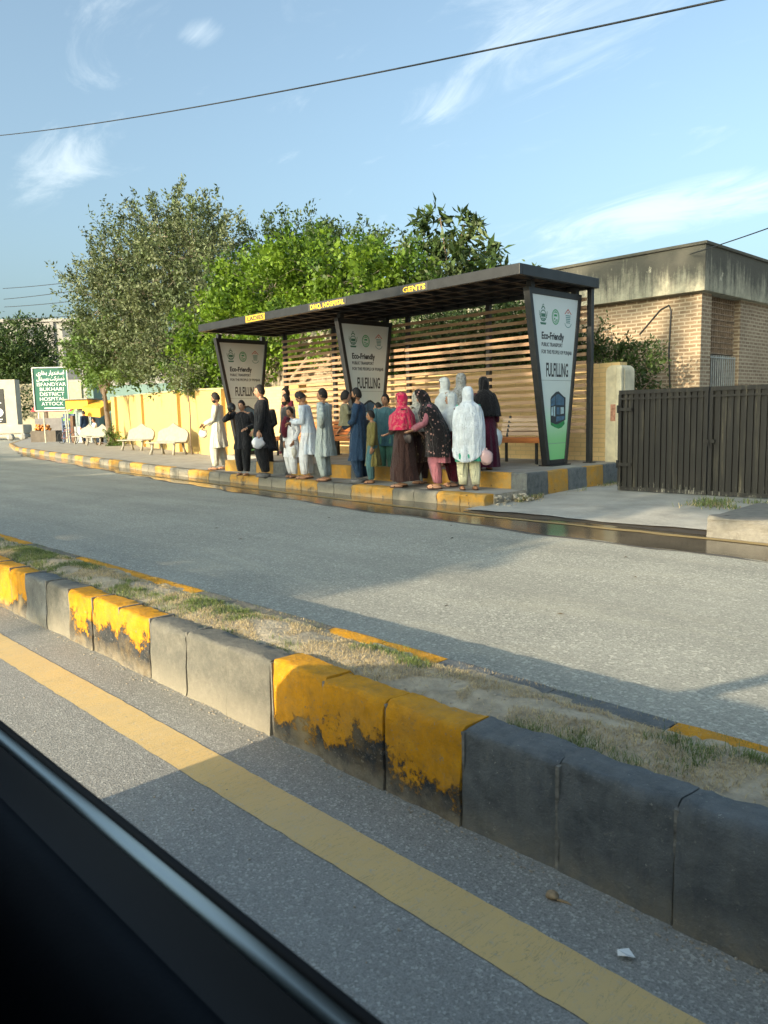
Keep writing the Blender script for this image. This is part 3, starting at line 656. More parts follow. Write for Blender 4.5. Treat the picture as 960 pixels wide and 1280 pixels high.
    pol(b,[(11.20,1.19),(11.62,1.19),(11.63,1.13),(11.54,1.07),(11.44,1.05),(11.32,1.08),(11.21,1.12)],2)
    pol(b,[(11.20,1.17),(11.195,1.56),(11.22,1.60),(11.36,1.68),(11.44,1.69),(11.60,1.60),(11.655,1.585),(11.65,1.20),(11.42,1.13),(11.36,1.125)],0,.0006)
    pol(b,[(11.215,1.44),(11.215,1.55),(11.34,1.62),(11.34,1.46)],1,.0012); pol(b,[(11.36,1.46),(11.36,1.63),(11.44,1.645),(11.60,1.57),(11.60,1.45)],1,.0012)
    pol(b,[(11.22,1.28),(11.22,1.42),(11.27,1.43),(11.27,1.28)],3,.0012); pol(b,[(11.29,1.27),(11.29,1.43),(11.335,1.44),(11.335,1.265)],3,.0012)
    pol(b,[(11.38,1.30),(11.38,1.42),(11.47,1.42),(11.47,1.29)],1,.0018); pol(b,[(11.50,1.30),(11.50,1.42),(11.60,1.42),(11.60,1.31)],3,.0018)
    pol(b,[(11.37,1.17),(11.37,1.26),(11.62,1.27),(11.62,1.21)],1,.0018); disc(b,11.42,1.20,0,.02,12,3); disc(b,11.56,1.22,0,.02,12,3)
    pb(b,'bus_picture',[M_busd,M_busb,M_busg,M_buss],P)
    return P
pan=panel(PX[0],True)
labs=['wedge shaped advert panel with bus picture showing, at the near end of the shelter','middle wedge shaped advert panel, behind the man in navy carrying a child','wedge shaped advert panel at the far end, behind the people in black']
for i in range(3):
    if i==0: p=pan
    else: p=copy_tree(pan); p.location.x=PX[i]
    tag(p,labs[i],'advert panel','wedge advert panels between roof and platform')
# copied children must keep offsets: matrix_parent_inverse already in world of first; fine since parent moved
# benches in shelter
M_bench=mat('orange_stained_timber',(.50,.17,.05),.45,.25,5,.2,30,stretch=(.6,5,5))
M_bench2=mat('pale_timber',(.62,.46,.32),.5,.2,5,.2,30,stretch=(.6,5,5))
def shbench(xa,xb,label):
    P=empty('slatted_bench',((xa+xb)/2,11.75,PZ),label=label,cat='bench',group='slatted benches inside the shelter')
    b=MB()
    for k in range(4): b.box((xa,11.42+.115*k,.86),(xb,11.52+.115*k,.895))
    b.box((xa,11.395,.80),(xb,11.418,.893))
    pb(b,'seat',M_bench,P,bevel=.006)
    b=MB()
    for k in range(4): b.bar((xa,11.90+.02*k,.95+.085*k),(xb,11.90+.02*k,.95+.085*k),.022,.066)
    pb(b,'backrest',[M_bench2 if 'reddish' in label else M_bench],P,bevel=.005)
    n=max(2,int((xb-xa)/1.4)+1)
    for k in range(n):
        x=xa+.15+(xb-xa-.3)*k/(n-1)
        b=MB(); b.box((x-.02,11.46,PZ),(x+.02,11.50,.86)); b.box((x-.02,11.84,PZ),(x+.02,11.88,.86)); b.box((x-.02,11.46,.82),(x+.02,11.88,.858)); b.bar((x,11.87,.84),(x,11.99,1.28),.035,.035); pb(b,'leg',M_black,P)
    return P
shbench(-15.9,-12.75,'orange timber slatted bench in the shelter behind the men in white')
shbench(-9.1,-7.85,'reddish timber slatted bench in the shelter behind the woman in black and maroon')
# ================================================================== WALLS AND BUILDING
W=empty('boundary_wall',(-20,13,.18),label='yellow washed brick boundary wall running behind the benches and shelter',cat='wall')
def wallseg(b,i,t=.24):
    xa,xb=WX[i],WX[i+1]; ya,yb=WY[i],WY[i+1]; za,zb=WZ[i],WZ[i+1]
    d=Vector((xb-xa,yb-ya,0)).normalized(); n=Vector((-d.y,d.x,0))*t
    vs=[(xa,ya,.0),(xb,yb,.0),(xb+n.x,yb+n.y,.0),(xa+n.x,ya+n.y,.0),(xa,ya,za),(xb,yb,zb),(xb+n.x,yb+n.y,zb),(xa+n.x,ya+n.y,za)]
    b.add(vs,[(0,1,5,4),(1,2,6,5),(2,3,7,6),(3,0,4,7),(4,5,6,7)])
b=MB(); [wallseg(b,i) for i in range(3)]; pb(b,'painted_length',M_ywall,W)
b=MB(); wallseg(b,3); pb(b,'brick_length',M_wallbrick,W)
for x in (-42.1,-33.6,-26.3,-21,-16.5):
    y=wY(x); z=float(np.interp(x,WX,WZ)); b=MB(); b.box((x-.22,y-.20,.15),(x+.22,y-.002,z+.03)); pb(b,'pilaster',M_ywall,W)
b=MB()
for i in range(3):
    xa,xb=WX[i],WX[i+1]; b.bar((xa,WY[i]+.12,WZ[i]+.035),(xb,WY[i+1]+.12,WZ[i+1]+.035),.30,.06)
pb(b,'coping',mat('wall_coping',(.40,.34,.2),.9,.25,5,.4,30),W)
# gate pillar with rounded top
GP=empty('gate_pillar',(-7.05,11.6,.1),label='cream plastered round topped pillar between shelter and black gate',cat='pillar')
b=MB()
pf=[(-7.12,.42),(-7.12,2.10),(-7.10,2.18),(-7.03,2.215)]
poly=[(-7.30,12.62,.1),(-6.93,12.62,.1),(-6.93,12.62,2.02)]
for k in range(0,7): a=math.pi/2*k/6; poly.append((-6.93-.12+.12*math.cos(a),12.62,2.02+.12*math.sin(a)))
for k in range(0,7): a=math.pi/2*k/6; poly.append((-7.30+.12-.12*math.sin(a),12.62,2.02+.12*math.cos(a)))
b.prism(poly,(0,.34,0)); pb(b,'plaster_body',mat('aged_cream_plaster',(.60,.55,.40),.9,.22,5,.5,22),GP)
b=MB(); poly=[(-6.875,11.10,.1),(-6.875,12.55,.1),(-6.875,12.55,2.0)]
for k in range(1,7): a=math.pi/2*k/6; poly.append((-6.875,12.55-.0-.0*k,2.0+.13*math.sin(a)))
poly=[(-7.05,12.5,.1),(-7.05,12.61,.1),(-7.05,12.61,2.12),(-7.05,12.52,2.12),(-7.05,12.5,2.06)]
pb_=MB(); pb_.prism(poly,(.115,0,0)); pb(pb_,'plaster_return',mat('aged_cream_plaster',(.60,.55,.40)),GP,bevel=.03)
b=MB(); b.box((-7.20,12.612,1.15),(-7.04,12.619,1.45)); pb(b,'faded_poster',mat('faded_poster',(.42,.22,.15),.9,.5,14,0),GP)
# gate
def gatemat():
    m,t,b=newmat('worn_black_gate')
    k=noisen(t,3.2,7,.75,stretch=(4.5,1,.22)); c=ramp(t,k,[(.42,(.004,.004,.004)),(.54,(.009,.009,.008)),(.63,(.045,.04,.027)),(.72,(.18,.155,.095))])
    tc=t.nodes.new('ShaderNodeTexCoord'); sp=t.nodes.new('ShaderNodeSeparateXYZ'); lk(t,tc.outputs['Object'],sp.inputs[0])
    low=mrange(t,sp.outputs['Z'],.05,.5,.12,-.1); f=mrange(t,mth(t,'ADD',noisen(t,9,8,.8,stretch=(3,1,.4)),low),.63,.67); c=mixc(t,mth(t,'MULTIPLY',f,.7),c,(.33,.32,.27))
    lk(t,c,b.inputs['Base Color']); b.inputs['Roughness'].default_value=.6; bump(t,b,noisen(t,30,5,.7),.4,.004); return m
M_gate=gatemat()
G=empty('metal_gate',(-4.5,11,.1),label='tall black ribbed sheet metal gate with peeling paint beside the brick building',cat='gate')
for li,(xa,xb) in enumerate(((-6.12,-4.74),(-4.70,-1.2))):
    b=MB(); x=xa; vs=[];fs=[]
    wd=.045; n=0
    while x<xb-.02:   # corrugated sheet
        jy=random.uniform(-.004,.004); b.box((x,11.0+jy+.02*(n%2),.13+random.uniform(-.01,.01)),(min(x+wd,xb)-.004,11.03+jy+.02*(n%2),1.60)); x+=wd if n%2 else .045; n+=1
    b.box((xa,11.052,.13),(xb,11.06,1.60))
    pb(b,'gate_leaf',M_gate,G)
    b=MB(); b.box((xa-.01,10.985,1.585),(xb+.01,11.065,1.645)); b.box((xa-.01,10.985,.10),(xb+.01,11.065,.16)); b.box((xa-.015,10.98,.16),(xa+.035,11.066,1.585)); b.box((xb-.035,10.98,.16),(xb+.005,11.066,1.585))
    b.box((xa+.035,10.978,1.50),(xb-.035,10.998,1.53)); pb(b,'gate_frame',M_gate,G)
b=MB(); b.box((-4.78,10.955,.85),(-4.62,10.977,.90)); b.tube([(-4.70,10.94,.9),(-4.70,10.94,.80)],.012); pb(b,'latch',M_gate,G)
for zz in (.45,1.3):
    b=MB(); b.tube([(-6.13,10.965,zz),(-6.13,10.965,zz+.12)],.02,8); b.box((-6.12,10.96,zz+.03),(-5.9,10.977,zz+.08)); pb(b,'hinge',M_gate,G)
# brick building
B=empty('brick_building',(-12,20,0),label='old brick building with wide black stained concrete fascia behind the gate',cat='building')
bx,by=-6.62,15.05
b=MB()
b.box((-24,by+.20,0),(bx-.16-.12,by+.5,3.60))                      # front wall
b.box((bx-.28,by+.16,0),(bx-.12,by+.62,3.60))                          # corner pier
b.box((bx-.45,by+2.05,0),(bx-.12,by+16,3.60))                           # side wall beyond the recess
b.box((bx-2.0,by+.5,0),(bx-1.7,by+2.05,3.6))                           # back of recess
pb(b,'brick_wall',M_brick,B)
b=MB(); b.box((-24.2,by,3.60),(bx,by+16,4.46)); b.box((-24.25,by-.04,4.46),(bx+.04,by+16.04,4.52)); pb(b,'fascia',M_fascia,B,bevel=.01)
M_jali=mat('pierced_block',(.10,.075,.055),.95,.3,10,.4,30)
b=MB()
for k in range(10): b.box((bx-.32,by+.62+.001,2.45+.115*k),(bx-.24,by+2.05-.001,2.47+.115*k))
for k in range(13): b.box((bx-.318,by+.64+.112*k,2.45),(bx-.242,by+.66+.112*k,3.59))
pb(b,'pierced_screen',mat('pierced_screen_block',(.26,.19,.13),.95,.3,10,.4,30),B)
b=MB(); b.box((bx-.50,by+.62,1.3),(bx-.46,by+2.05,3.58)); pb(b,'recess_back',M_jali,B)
b=MB()
for k in range(14): y=by+.66+.105*k; b.box((bx-.215,y,.9),(bx-.195,y+.022,2.42))
b.box((bx-.22,by+.62,2.36),(bx-.19,by+2.05,2.385)); b.box((bx-.22,by+.62,1.5),(bx-.19,by+2.05,1.525)); pb(b,'bar_grille',mat('grey_painted_bars',(.34,.35,.33),.5,.2,9,0),B)
b=MB(); b.tube([(-8.05,by+.19,2.9),(-7.6,by+.185,3.35),(-7.42,by+.18,3.42),(-7.37,by+.18,3.3),(-7.40,by+.18,2.5),(-7.33,by+.18,1.2)],.016,6); pb(b,'wall_cable',M_black,B)
# ================================================================== TREES
def tree(name,label,group,base,top,trunk_r,blobs,ncl,lpc,ls,mats,cat='tree',bark=None,updir=.3,twig=.6,seed=1,spread=.12,aspect=.45,shell=.55,limbs=True,droop=0,lean=None,core=None):
    g=np.random.default_rng(seed); P=empty(name,base,label=label,cat=cat,group=group); bark=bark or M_bark
    base=Vector(base); top=Vector(top); b=MB()
    if trunk_r:
        pts=[]; nseg=7
        for i in range(nseg+1):
            u=i/nseg; p=base.lerp(top,u)+Vector((.12*math.sin(u*4+seed),.1*math.sin(u*5+2*seed),0))*(top-base).length*.12*(1 if 0<u else 0); pts.append(p)
        rr=[trunk_r*(1.35-.1*i if i==0 else 1-.55*i/nseg) for i in range(nseg+1)]
        b.tube(pts,rr,10)
    V=[];F=[];MI=[]; fi=0
    leafV=[];
    tot=sum(bl[1][0]*bl[1][1]*bl[1][2] for bl in blobs)
    centers=[]
    for c,r in blobs:
        c=Vector(c); k=max(3,int(ncl*(r[0]*r[1]*r[2])/tot))
        if trunk_r and limbs:
            st=base.lerp(top,g.uniform(.45,.95)); mid=st.lerp(c,.5)+Vector((0,0,-.15*(c-st).length*.3)); b.tube([st,mid,c],[trunk_r*.5,trunk_r*.33,trunk_r*.15],7)
        for j in range(k):
            d=Vector(g.normal(size=3)); d.normalize(); rad=g.uniform(shell,1.0)**.6
            p=c+Vector((d.x*r[0],d.y*r[1],d.z*r[2]))*rad*g.uniform(.82,1.08)
            outd=Vector((d.x,d.y,d.z+updir)).normalized()
            centers.append((p,outd,c))
            if trunk_r and j%3==0: b.tube([c.lerp(p,.15),c.lerp(p,.6)+Vector(g.normal(size=3))*.08,p],[trunk_r*.12,trunk_r*.07,.008],5,cap=False)
    n=len(centers)*lpc
    Pc=np.array([c[0] for c in centers]); Dc=np.array([c[1] for c in centers])
    idx=np.repeat(np.arange(len(centers)),lpc); t=g.uniform(-.15,1,n)
    tl=twig*g.uniform(.5,1.3,len(centers))[idx]
    pos=Pc[idx]+Dc[idx]*(t*tl)[:,None]+g.normal(size=(n,3))*spread*(1.1-.6*np.clip(t,0,1))[:,None]
    pos[:,2]-=droop*(t**2)*tl
    a=g.normal(size=(n,3))+Dc[idx]*.7; a[:,2]-=droop*2; a/=np.linalg.norm(a,axis=1)[:,None]
    s=g.normal(size=(n,3)); s-=a*(s*a).sum(1)[:,None]; s/=np.linalg.norm(s,axis=1)[:,None]
    nrm=np.cross(a,s); L_=ls*g.uniform(.65,1.3,n)[:,None]; Wd=L_*aspect/2
    v0=pos; v1=pos+a*L_*.45+s*Wd+nrm*L_*.05; v2=pos+a*L_-nrm*L_*.08; v3=pos+a*L_*.45-s*Wd+nrm*L_*.05
    V=np.stack([v0,v1,v2,v3],1).reshape(-1,3); F=np.arange(n*4).reshape(n,4)
    mi=g.choice(len(mats),len(centers),p=([1] if len(mats)==1 else [.5,.3,.2][:len(mats)] if len(mats)==3 else [.65,.35]))[idx]
    inv=(Matrix.Translation(base)).inverted()
    if b.v: pb(b,'trunk',bark,P,smooth=True)
    if core:
        cb_=MB()
        for c,r in blobs:
            o0=len(cb_.v); cb_.ell(c,(r[0]*core,r[1]*core,r[2]*core),18,12)
            for q in range(o0,len(cb_.v)):
                v=Vector(cb_.v[q]); d=v-Vector(c); cb_.v[q]=tuple(Vector(c)+d*(1+.25*noise.noise(v*.9)))
        pb(cb_,'shade_core',mats[0],P)  # solid core added inside the crown so it casts unbroken shade
    o=mesh_np('crown',V,F,mats,mi); o.parent=P; o.matrix_parent_inverse=inv
    return P
L_grey=[leafmat('leaf_greygreen',(.10,.135,.06),.25),leafmat('leaf_greypale',(.16,.19,.10),.25),leafmat('leaf_greydark',(.06,.08,.04),.25)]
L_brt=[leafmat('leaf_bright',(.115,.20,.022),.42),leafmat('leaf_lime',(.17,.27,.03),.42),leafmat('leaf_mid',(.06,.12,.018),.35)]
L_drk=[leafmat('leaf_dark',(.035,.065,.018),.2),leafmat('leaf_dark2',(.055,.09,.025),.2)]
L_rt=[leafmat('leaf_glossy',(.05,.085,.025),.22),leafmat('leaf_glossy2',(.09,.125,.045),.22)]
L_lg=[leafmat('leaf_fresh',(.11,.19,.045),.4),leafmat('leaf_fresh2',(.15,.23,.07),.4)]
# tall grey-green tree, left
tree('tree','tall grey green tree with upright feathery twigs behind the yellow wall',None,(-29.6,17.6,.1),(-29.8,18,4.8),.22,
 [((-36.6,17.0,7.2),(2.2,2,1.9)),((-35.4,17,9.0),(1.5,1.5,1.5)),((-32.0,17.5,9.4),(2.0,2,1.7)),((-33,17,6.8),(2.6,2.2,2.4)),((-29.4,17.5,8.0),(2.3,2,2.2)),((-31,16.9,4.9),(3.2,1.6,1.9)),((-27.2,17,5.8),(2.3,1.6,2.3)),((-35.2,17,5.2),(2.3,1.7,1.9)),((-25.2,16.8,4.8),(1.8,1.4,2.0)),((-38.4,17.2,5.8),(1.4,1.3,1.5)),((-29.5,16.6,3.9),(3.6,1.3,1.1))],
 1150,60,.17,L_grey,bark=M_barkpale,updir=.75,twig=1.15,seed=3,spread=.13,aspect=.42,shell=.2)
tree('tree','small leaning street tree with fresh green crown at the end of the yellow wall',None,(-36.9,16.9,.18),(-38.6,17.2,3.6),.17,
 [((-39.0,17,4.3),(1.5,1.2,1.1)),((-36.8,16.8,4.0),(1.5,1.2,1.0)),((-39.9,17.2,5.2),(1.1,1.1,1.0)),((-35.3,16.6,4.4),(1.5,1,1.2)),((-37.4,16.8,5.2),(1.4,1.1,1.0))],170,55,.20,L_lg,seed=5,twig=.6,spread=.16,updir=.2,aspect=.5,shell=.2)
# bright green tree centre
tree('tree','bushy bright green tree behind the wall and shelter',None,(-19.6,14.2,.1),(-19.9,15.0,3.6),.17,
 [((-20.8,15.2,5.4),(2.3,1.7,1.2)),((-18.4,15.2,5.6),(2.1,1.7,1.15)),((-23.6,15.2,4.3),(2.2,1.5,1.3)),((-21.3,14.9,3.9),(2.3,1.3,1.4)),((-16.6,15.0,5.1),(1.5,1.4,1.05)),((-24.4,15,3.2),(1.7,1.2,1.2)),((-22.6,14.7,2.8),(1.6,.9,1.0)),((-18.6,14.8,4.2),(2.2,1.2,1.3)),((-15.4,15.2,4.7),(1.3,1.3,1.0)),((-20.3,14.4,2.8),(1.3,.6,1.0)),((-22.2,15.2,5.2),(1.3,1.3,1.0))],
 560,64,.145,L_brt,bark=M_barkpale,seed=11,twig=.55,spread=.15,updir=.1,aspect=.62,shell=.35)
tree('tree','dark round crowned tree standing beyond the bright green tree',None,(-27.5,21,.1),(-27.5,21,6),.22,
 [((-29.0,21,8.6),(1.9,1.8,1.3)),((-30.6,21,7.6),(1.5,1.6,1.4)),((-26.6,21,8.7),(1.6,1.5,1.2)),((-24.0,21,8.0),(1.6,1.5,1.2)),((-25.5,21,7),(3,2,2)),((-21.6,20.5,7.3),(1.4,1.4,1.0))],280,60,.17,[L_drk[1],L_drk[0]],seed=13,spread=.2,twig=.4,shell=.5)
tree('tree','olive green tree crown above the middle of the shelter roof',None,(-15.6,16.5,.1),(-15.6,16.5,4),.16,
 [((-15.9,16.4,5.0),(1.6,1.5,1.0)),((-14.6,16.4,4.7),(1.3,1.3,.9)),((-17.4,16.6,5.3),(1.4,1.4,1.0)),((-15.0,16.2,3.9),(2.4,1.2,1.2)),((-12.8,16.2,3.6),(1.6,1.2,1.0))],230,60,.15,[L_rt[1],L_brt[2]],seed=17,spread=.16,twig=.5,shell=.35)
tree('tree','tree with drooping whorls of long glossy leaves right of the shelter roof centre',None,(-14.3,17.2,.1),(-14.7,17.2,4.3),.11,
 [((-16.0,17.2,6.5),(.35,.4,.5)),((-15.3,17.2,6.95),(.4,.4,.5)),((-14.5,17.2,6.35),(.5,.5,.5)),((-15.2,17.2,5.7),(1.0,.8,.6)),((-14.0,17.0,5.55),(.7,.7,.5)),((-13.6,17.0,5.0),(.9,.8,.4)),((-15.2,17.2,4.9),(1.2,.9,.7)),((-12.95,17,5.4),(.3,.4,.3))],62,36,.34,L_rt,seed=19,spread=.12,twig=.42,updir=.5,droop=.35,aspect=.30,shell=.35)
tree('tree','large dark broad tree at the left edge behind the cream wall',None,(-80,30,.1),(-80,30,6),.5,
 [((-88,30,9.4),(5.0,4,3.4)),((-84.5,30,7.2),(3.2,3,2.8)),((-89,30,6),(6,4,4)),((-83.5,29,4.4),(3.4,3,2.4))],430,52,.38,[L_drk[0],L_drk[1]],seed=23,spread=.45,twig=.9,shell=.3)
tree('shrub','dark leafy shrub rising beside the brick building behind the cream pillar',None,(-7.6,13.9,.1),(-7.6,14,1.6),.06,
 [((-8.1,14,2.0),(.7,.5,.7)),((-7.5,14,2.1),(.6,.45,.40)),((-8.2,14,2.5),(.45,.4,.4)),((-7.15,14.0,1.9),(.35,.3,.4))],85,50,.085,[L_drk[1],L_drk[0]],cat='shrub',seed=29,spread=.09,twig=.35,updir=.5,shell=.3)
for i,(x,z,rx,lab) in enumerate(((-9.9,2.35,1.2,'dark creeper covered shrub seen through the slats by the near advert panel'),(-12.2,2.5,1.5,'dark shrub seen through the shelter slats right of the middle advert panel'),(-14.6,2.1,1.3,'dark shrub seen through the shelter slats left of the middle advert panel'))):
    tree('shrub',lab,'shrubs growing behind the shelter',(x,13.9,.1),(x,13.9,1.4),.06,[((x,13.95,z+.15),(rx,.6,1.0)),((x-.5,13.85,z-.8),(rx*.8,.5,.9)),((x+.2,13.9,z+.65),(rx*.8,.5,.6)),((x-.7,13.9,z+.8),(rx*.6,.5,.6))],300,60,.10,[L_drk[0],L_rt[1]] if i<2 else [L_drk[1],L_brt[2]],cat='shrub',seed=31+i,spread=.12,twig=.35,shell=.2)
# climbing growth at the foot of the leaning tree
tree('shrub','low green weeds around the foot of the leaning street tree',None,(-36.9,16.9,.18),(-36.9,16.9,.4),0,[((-36.6,16.8,.45),(.4,.3,.3)),((-36.9,16.9,.8),(.2,.2,.4))],24,40,.11,[L_lg[0],L_drk[1]],cat='shrub',seed=41,spread=.1,twig=.2)
# slender trunk near the wall
tree('sapling','thin bare stemmed sapling against the yellow wall left of the man in off white',None,(-23.6,13.6,.18),(-23.9,13.7,2.5),.03,[((-24,13.8,2.9),(.7,.5,.5))],40,40,.13,L_grey,cat='sapling',seed=43,spread=.12,twig=.4)
# unseen trees on the near side of the road (behind the viewer): crowns placed and shaped to shade the far road and the queue
def shade(name,label,cx,y,h0,h1,x0,x1,seed,n=5,tx=None,core=.93,ncl=130):
    g=random.Random(seed); bl=[]; k=max(1,round((x1-x0)/(1.15*(h1-h0))))
    for i in range(k):
        cx_=x0+(x1-x0)*(i+.5)/k; bl.append(((cx_,y,(h0+h1)/2),((x1-x0)/k*.62,1.3,(h1-h0)/2)))
    mid=(x0+x1)/2
    return tree(name,label,'unseen street trees behind the viewer',(mid if tx is None else tx,y,0),(mid if tx is None else tx,y,h0+.2),.18,bl,ncl,26,.34,[L_drk[1],L_lg[0]],seed=seed,spread=.16,twig=.22,updir=0,shell=.7,core=core)
SLOPE=math.cos(SUN_EL)/math.sin(SUN_EL); YC=-13.0
def hh(t): return (t-YC)/SLOPE
shade('tree','wide crowned street tree shading the bus queue',0,YC,hh(8.9),hh(21),-11.3,-4.9,51)
shade('tree','low crowned street tree shading the men at the kerb',0,YC+.01,hh(8.4),hh(13.6),-14.6,-10.6,52)
shade('tree','street tree shading the gate and driveway',0,YC+.02,hh(9.2),hh(22),-5.4,-1.0,57,tx=2.2)
shade('tree','unseen tall thin crowned tree added to dapple the brick building',0,YC-2,hh(25),hh(39),-13,-2.5,58,tx=2.6,core=None,ncl=120)  # added out of view to soften the sun on the building
shade('tree','flat crowned street tree shading the middle of the far road',0,YC+.03,hh(3.5),hh(7.9),-12.2,-4.75,53)
shade('tree','flat crowned street tree shading the far road further on',0,YC+.04,hh(3.2),hh(8.9),-22,-9.8,54)
shade('tree','flat crowned street tree shading the bend of the road',0,YC+.05,hh(3.7),hh(10.0),-34,-21.6,55)
shade('tree','flat crowned street tree furthest along the near side of the road',0,YC+.06,hh(3.9),hh(12.0),-48,-33.5,56)
# ================================================================== STREET FURNITURE
def conbench(x,y,rz,label,w_=1.55):
    P=empty('park_bench',(x,y,.18),rz,label=label,cat='bench',group='white concrete benches along the wall')
    b=MB(); hw=w_/2
    # local: back towards +Y, seat towards -Y
    nX,prof=14,[(-.30,.40),(-.30,.45),(-.10,.43),(.10,.43),(.16,.47),(.24,.70),(.29,.90)]
    def top(u): return .16*max(0,1-abs(u)*2.6)+.10*(1-abs(u)**3)-.06*abs(u)**4
    vs=[];fs=[]
    for i in range(nX+1):
        u=-1+2*i/nX; x_=u*hw; ex=math.sqrt(max(0,1-abs(u)**8))
        cv=.06*u*u
        vs.append((x_,.10,.42)); vs.append((x_,.18,.50)); vs.append((x_,.24,.66)); vs.append((x_,.28-cv*.6,.78+.10*top(u)+.06*ex-.06)); vs.append((x_,.30-cv,.84+top(u)*.95-.03*(1-ex)))
        vs.append((x_,.36-cv,.84+top(u)*.95-.03*(1-ex))); vs.append((x_,.35-cv*.6,.74)); vs.append((x_,.30,.55)); vs.append((x_,.20,.38))
    n=9
    for i in range(nX):
        for k in range(n): a=i*n+k; a2=i*n+(k+1)%n; fs.append((a,a2,a2+n,a+n))
    fs.append(tuple(range(n))); fs.append(tuple(range(nX*n,nX*n+n)))
    b.add(vs,fs); b.build('backrest',M_whiteconc,P,smooth=False,bevel=.008)
    b=MB(); b.box((-hw,-.36,.395),(hw,.19,.445)); b.build('seat',M_whiteconc,P,bevel=.018)
    for sx in (-1,1):
        for fr in (-1,1):
            b=MB(); x_=sx*(hw-.22); y_=-.19 if fr<0 else .20
            b.tube([(x_,y_,.395),(x_+.01*sx,y_-.02*(-fr),.2),(x_+.03*sx,y_+.09*fr,0.0)],[.05,.04,.055],8); b.build('leg',M_whiteconc,P,smooth=True)
    return P
conbench(-24.45,13.15,R(12),'white concrete bench against the yellow wall, nearest the man in off white')
conbench(-29.6,14.55,R(14),'white concrete bench against the yellow wall, between the leaning tree and another bench')
conbench(-38.9,17.0,R(8),'white concrete bench left of the leaning tree with a person in dark clothes behind it')
conbench(-42.3,17.75,R(8),'white concrete bench beside the yellow kiosk, furthest along the wall')
# hospital sign
S=empty('road_sign',(-48.3,18.3,.18),0,label='tall green board on two steel posts with white hospital name lettering',cat='sign')
d=Vector((.66,.75,0)).normalized(); nn=Vector((d.y,-d.x,0))
o0=Vector((-48.5,17.45,.18)); wS=2.05
def sp_(u,z,off=0): p=o0+d*u+nn*off; return (p.x,p.y,p.z+z)
b=MB(); b.prism([sp_(0,1.95),sp_(wS,1.95),sp_(wS,4.52),sp_(0,4.52)],tuple(-nn*.06)); pb(b,'board',mat('green_sign_sheet',(.005,.105,.07),.45,.12,3,0),S)
b=MB()
for a,c in (((0,1.95),(wS,1.95)),((wS,1.95),(wS,4.52)),((wS,4.52),(0,4.52)),((0,4.52),(0,1.95))): b.bar(sp_(*a,.012),sp_(*c,.012),.06,.08,upv=tuple(nn))
pb(b,'border',M_steel,S)
for u in (.45,1.75): b=MB(); b.tube([sp_(u,0,-.09),sp_(u,4.4,-.09)],.045,8); pb(b,'post',mat('cream_post',(.5,.48,.36),.6,.2,5,0),S)
for i,(s_,wd) in enumerate((('ISFANDYAR',1.72),('BUKHARI',1.42),('DISTRICT',1.45),('HOSPITAL',1.5),('ATTOCK',1.3))):
    pt(S,'lettering',s_,.30,M_white,sp_((wS-wd)/2+.03,3.42-.29*i,.008),tuple(d),(0,0,1),bold=.0,fit=wd,depth=.002)
ar1='\uFBFC\uFEAD\uFE8E\uFEA8\uFE91 \uFEAD\uFE8E\uFBFE\uFEAA\uFEE8\uFED4\uFEB3\uFE8D'; ar2='\uFEDD\uFE8E\uFE98\uFB59\uFEB4\uFBA8 \uFB67\uFB90\uFEAE\uFB69\uFEB3\uFB88'
pt(S,'lettering',ar1,.34,M_white,sp_(.22,4.10,.008),tuple(d),(0,0,1),bold=.006,fit=1.65,depth=.002)
pt(S,'lettering',ar2,.34,M_white,sp_(.22,3.76,.008),tuple(d),(0,0,1),bold=.006,fit=1.65,depth=.002)
b=MB(); b.prism([sp_(.55,2.07,.004),sp_(1.75,2.07,.004),sp_(1.75,2.13,.004),sp_(.55,2.13,.004)],tuple(nn*.004)); pb(b,'underline',M_white,S)
# entrance monument, far left
E_=empty('entrance_monument',(-70,23,.18),label='cream entrance wall with black name board at the left edge',cat='monument')
d2=Vector((.70,.714,0)); n2=Vector((d2.y,-d2.x,0)); e0=Vector((-75.6,20.4,.18))
def ep(u,z,off=0): p=e0+d2*u+n2*off; return (p.x,p.y,p.z+z)
M_mon=mat('monument_plaster',(.42,.39,.32),.85,.12,1.5,.2,12)
def ebox(b,u0,u1,z0,z1,o_0,o_1,mi=None):
    b.prism([ep(u0,z0,o_0),ep(u1,z0,o_0),ep(u1,z1,o_0),ep(u0,z1,o_0)],tuple(n2*(o_1-o_0)),mi)
BR=4.35
b=MB(); ebox(b,-4,5.4,0.2,5.1,-.9,0); pb(b,'wall_block',M_mon,E_)
b=MB(); ebox(b,-4,6.1,.35,1.15,-1.2,.5); ebox(b,-4,6.0,0,.34,-1.1,.4); pb(b,'plinth',M_mon,E_,bevel=.1)
b=MB(); ebox(b,-4,BR,1.3,4.3,.001,.05); pb(b,'name_board',mat('black_granite',(.02,.022,.025),.25,.2,9,0),E_)
pt(E_,'lettering','B.D',1.15,M_white,ep(1.65,1.85,.06),tuple(d2),(0,0,1),bold=.03,fit=2.5,depth=.003)
pt(E_,'lettering','\uFEAA\uFBFF\uFBA9\uFEB7',.7,M_white,ep(2.0,3.4,.06),tuple(d2),(0,0,1),bold=.01,fit=1.9,depth=.003)
b=MB(); ebox(b,1.9,4.1,1.6,1.68,.055,.06); ebox(b,2.1,4.0,1.45,1.5,.055,.06); ebox(b,2.0,4.1,3.05,3.12,.055,.06); pb(b,'small_print',M_white,E_)
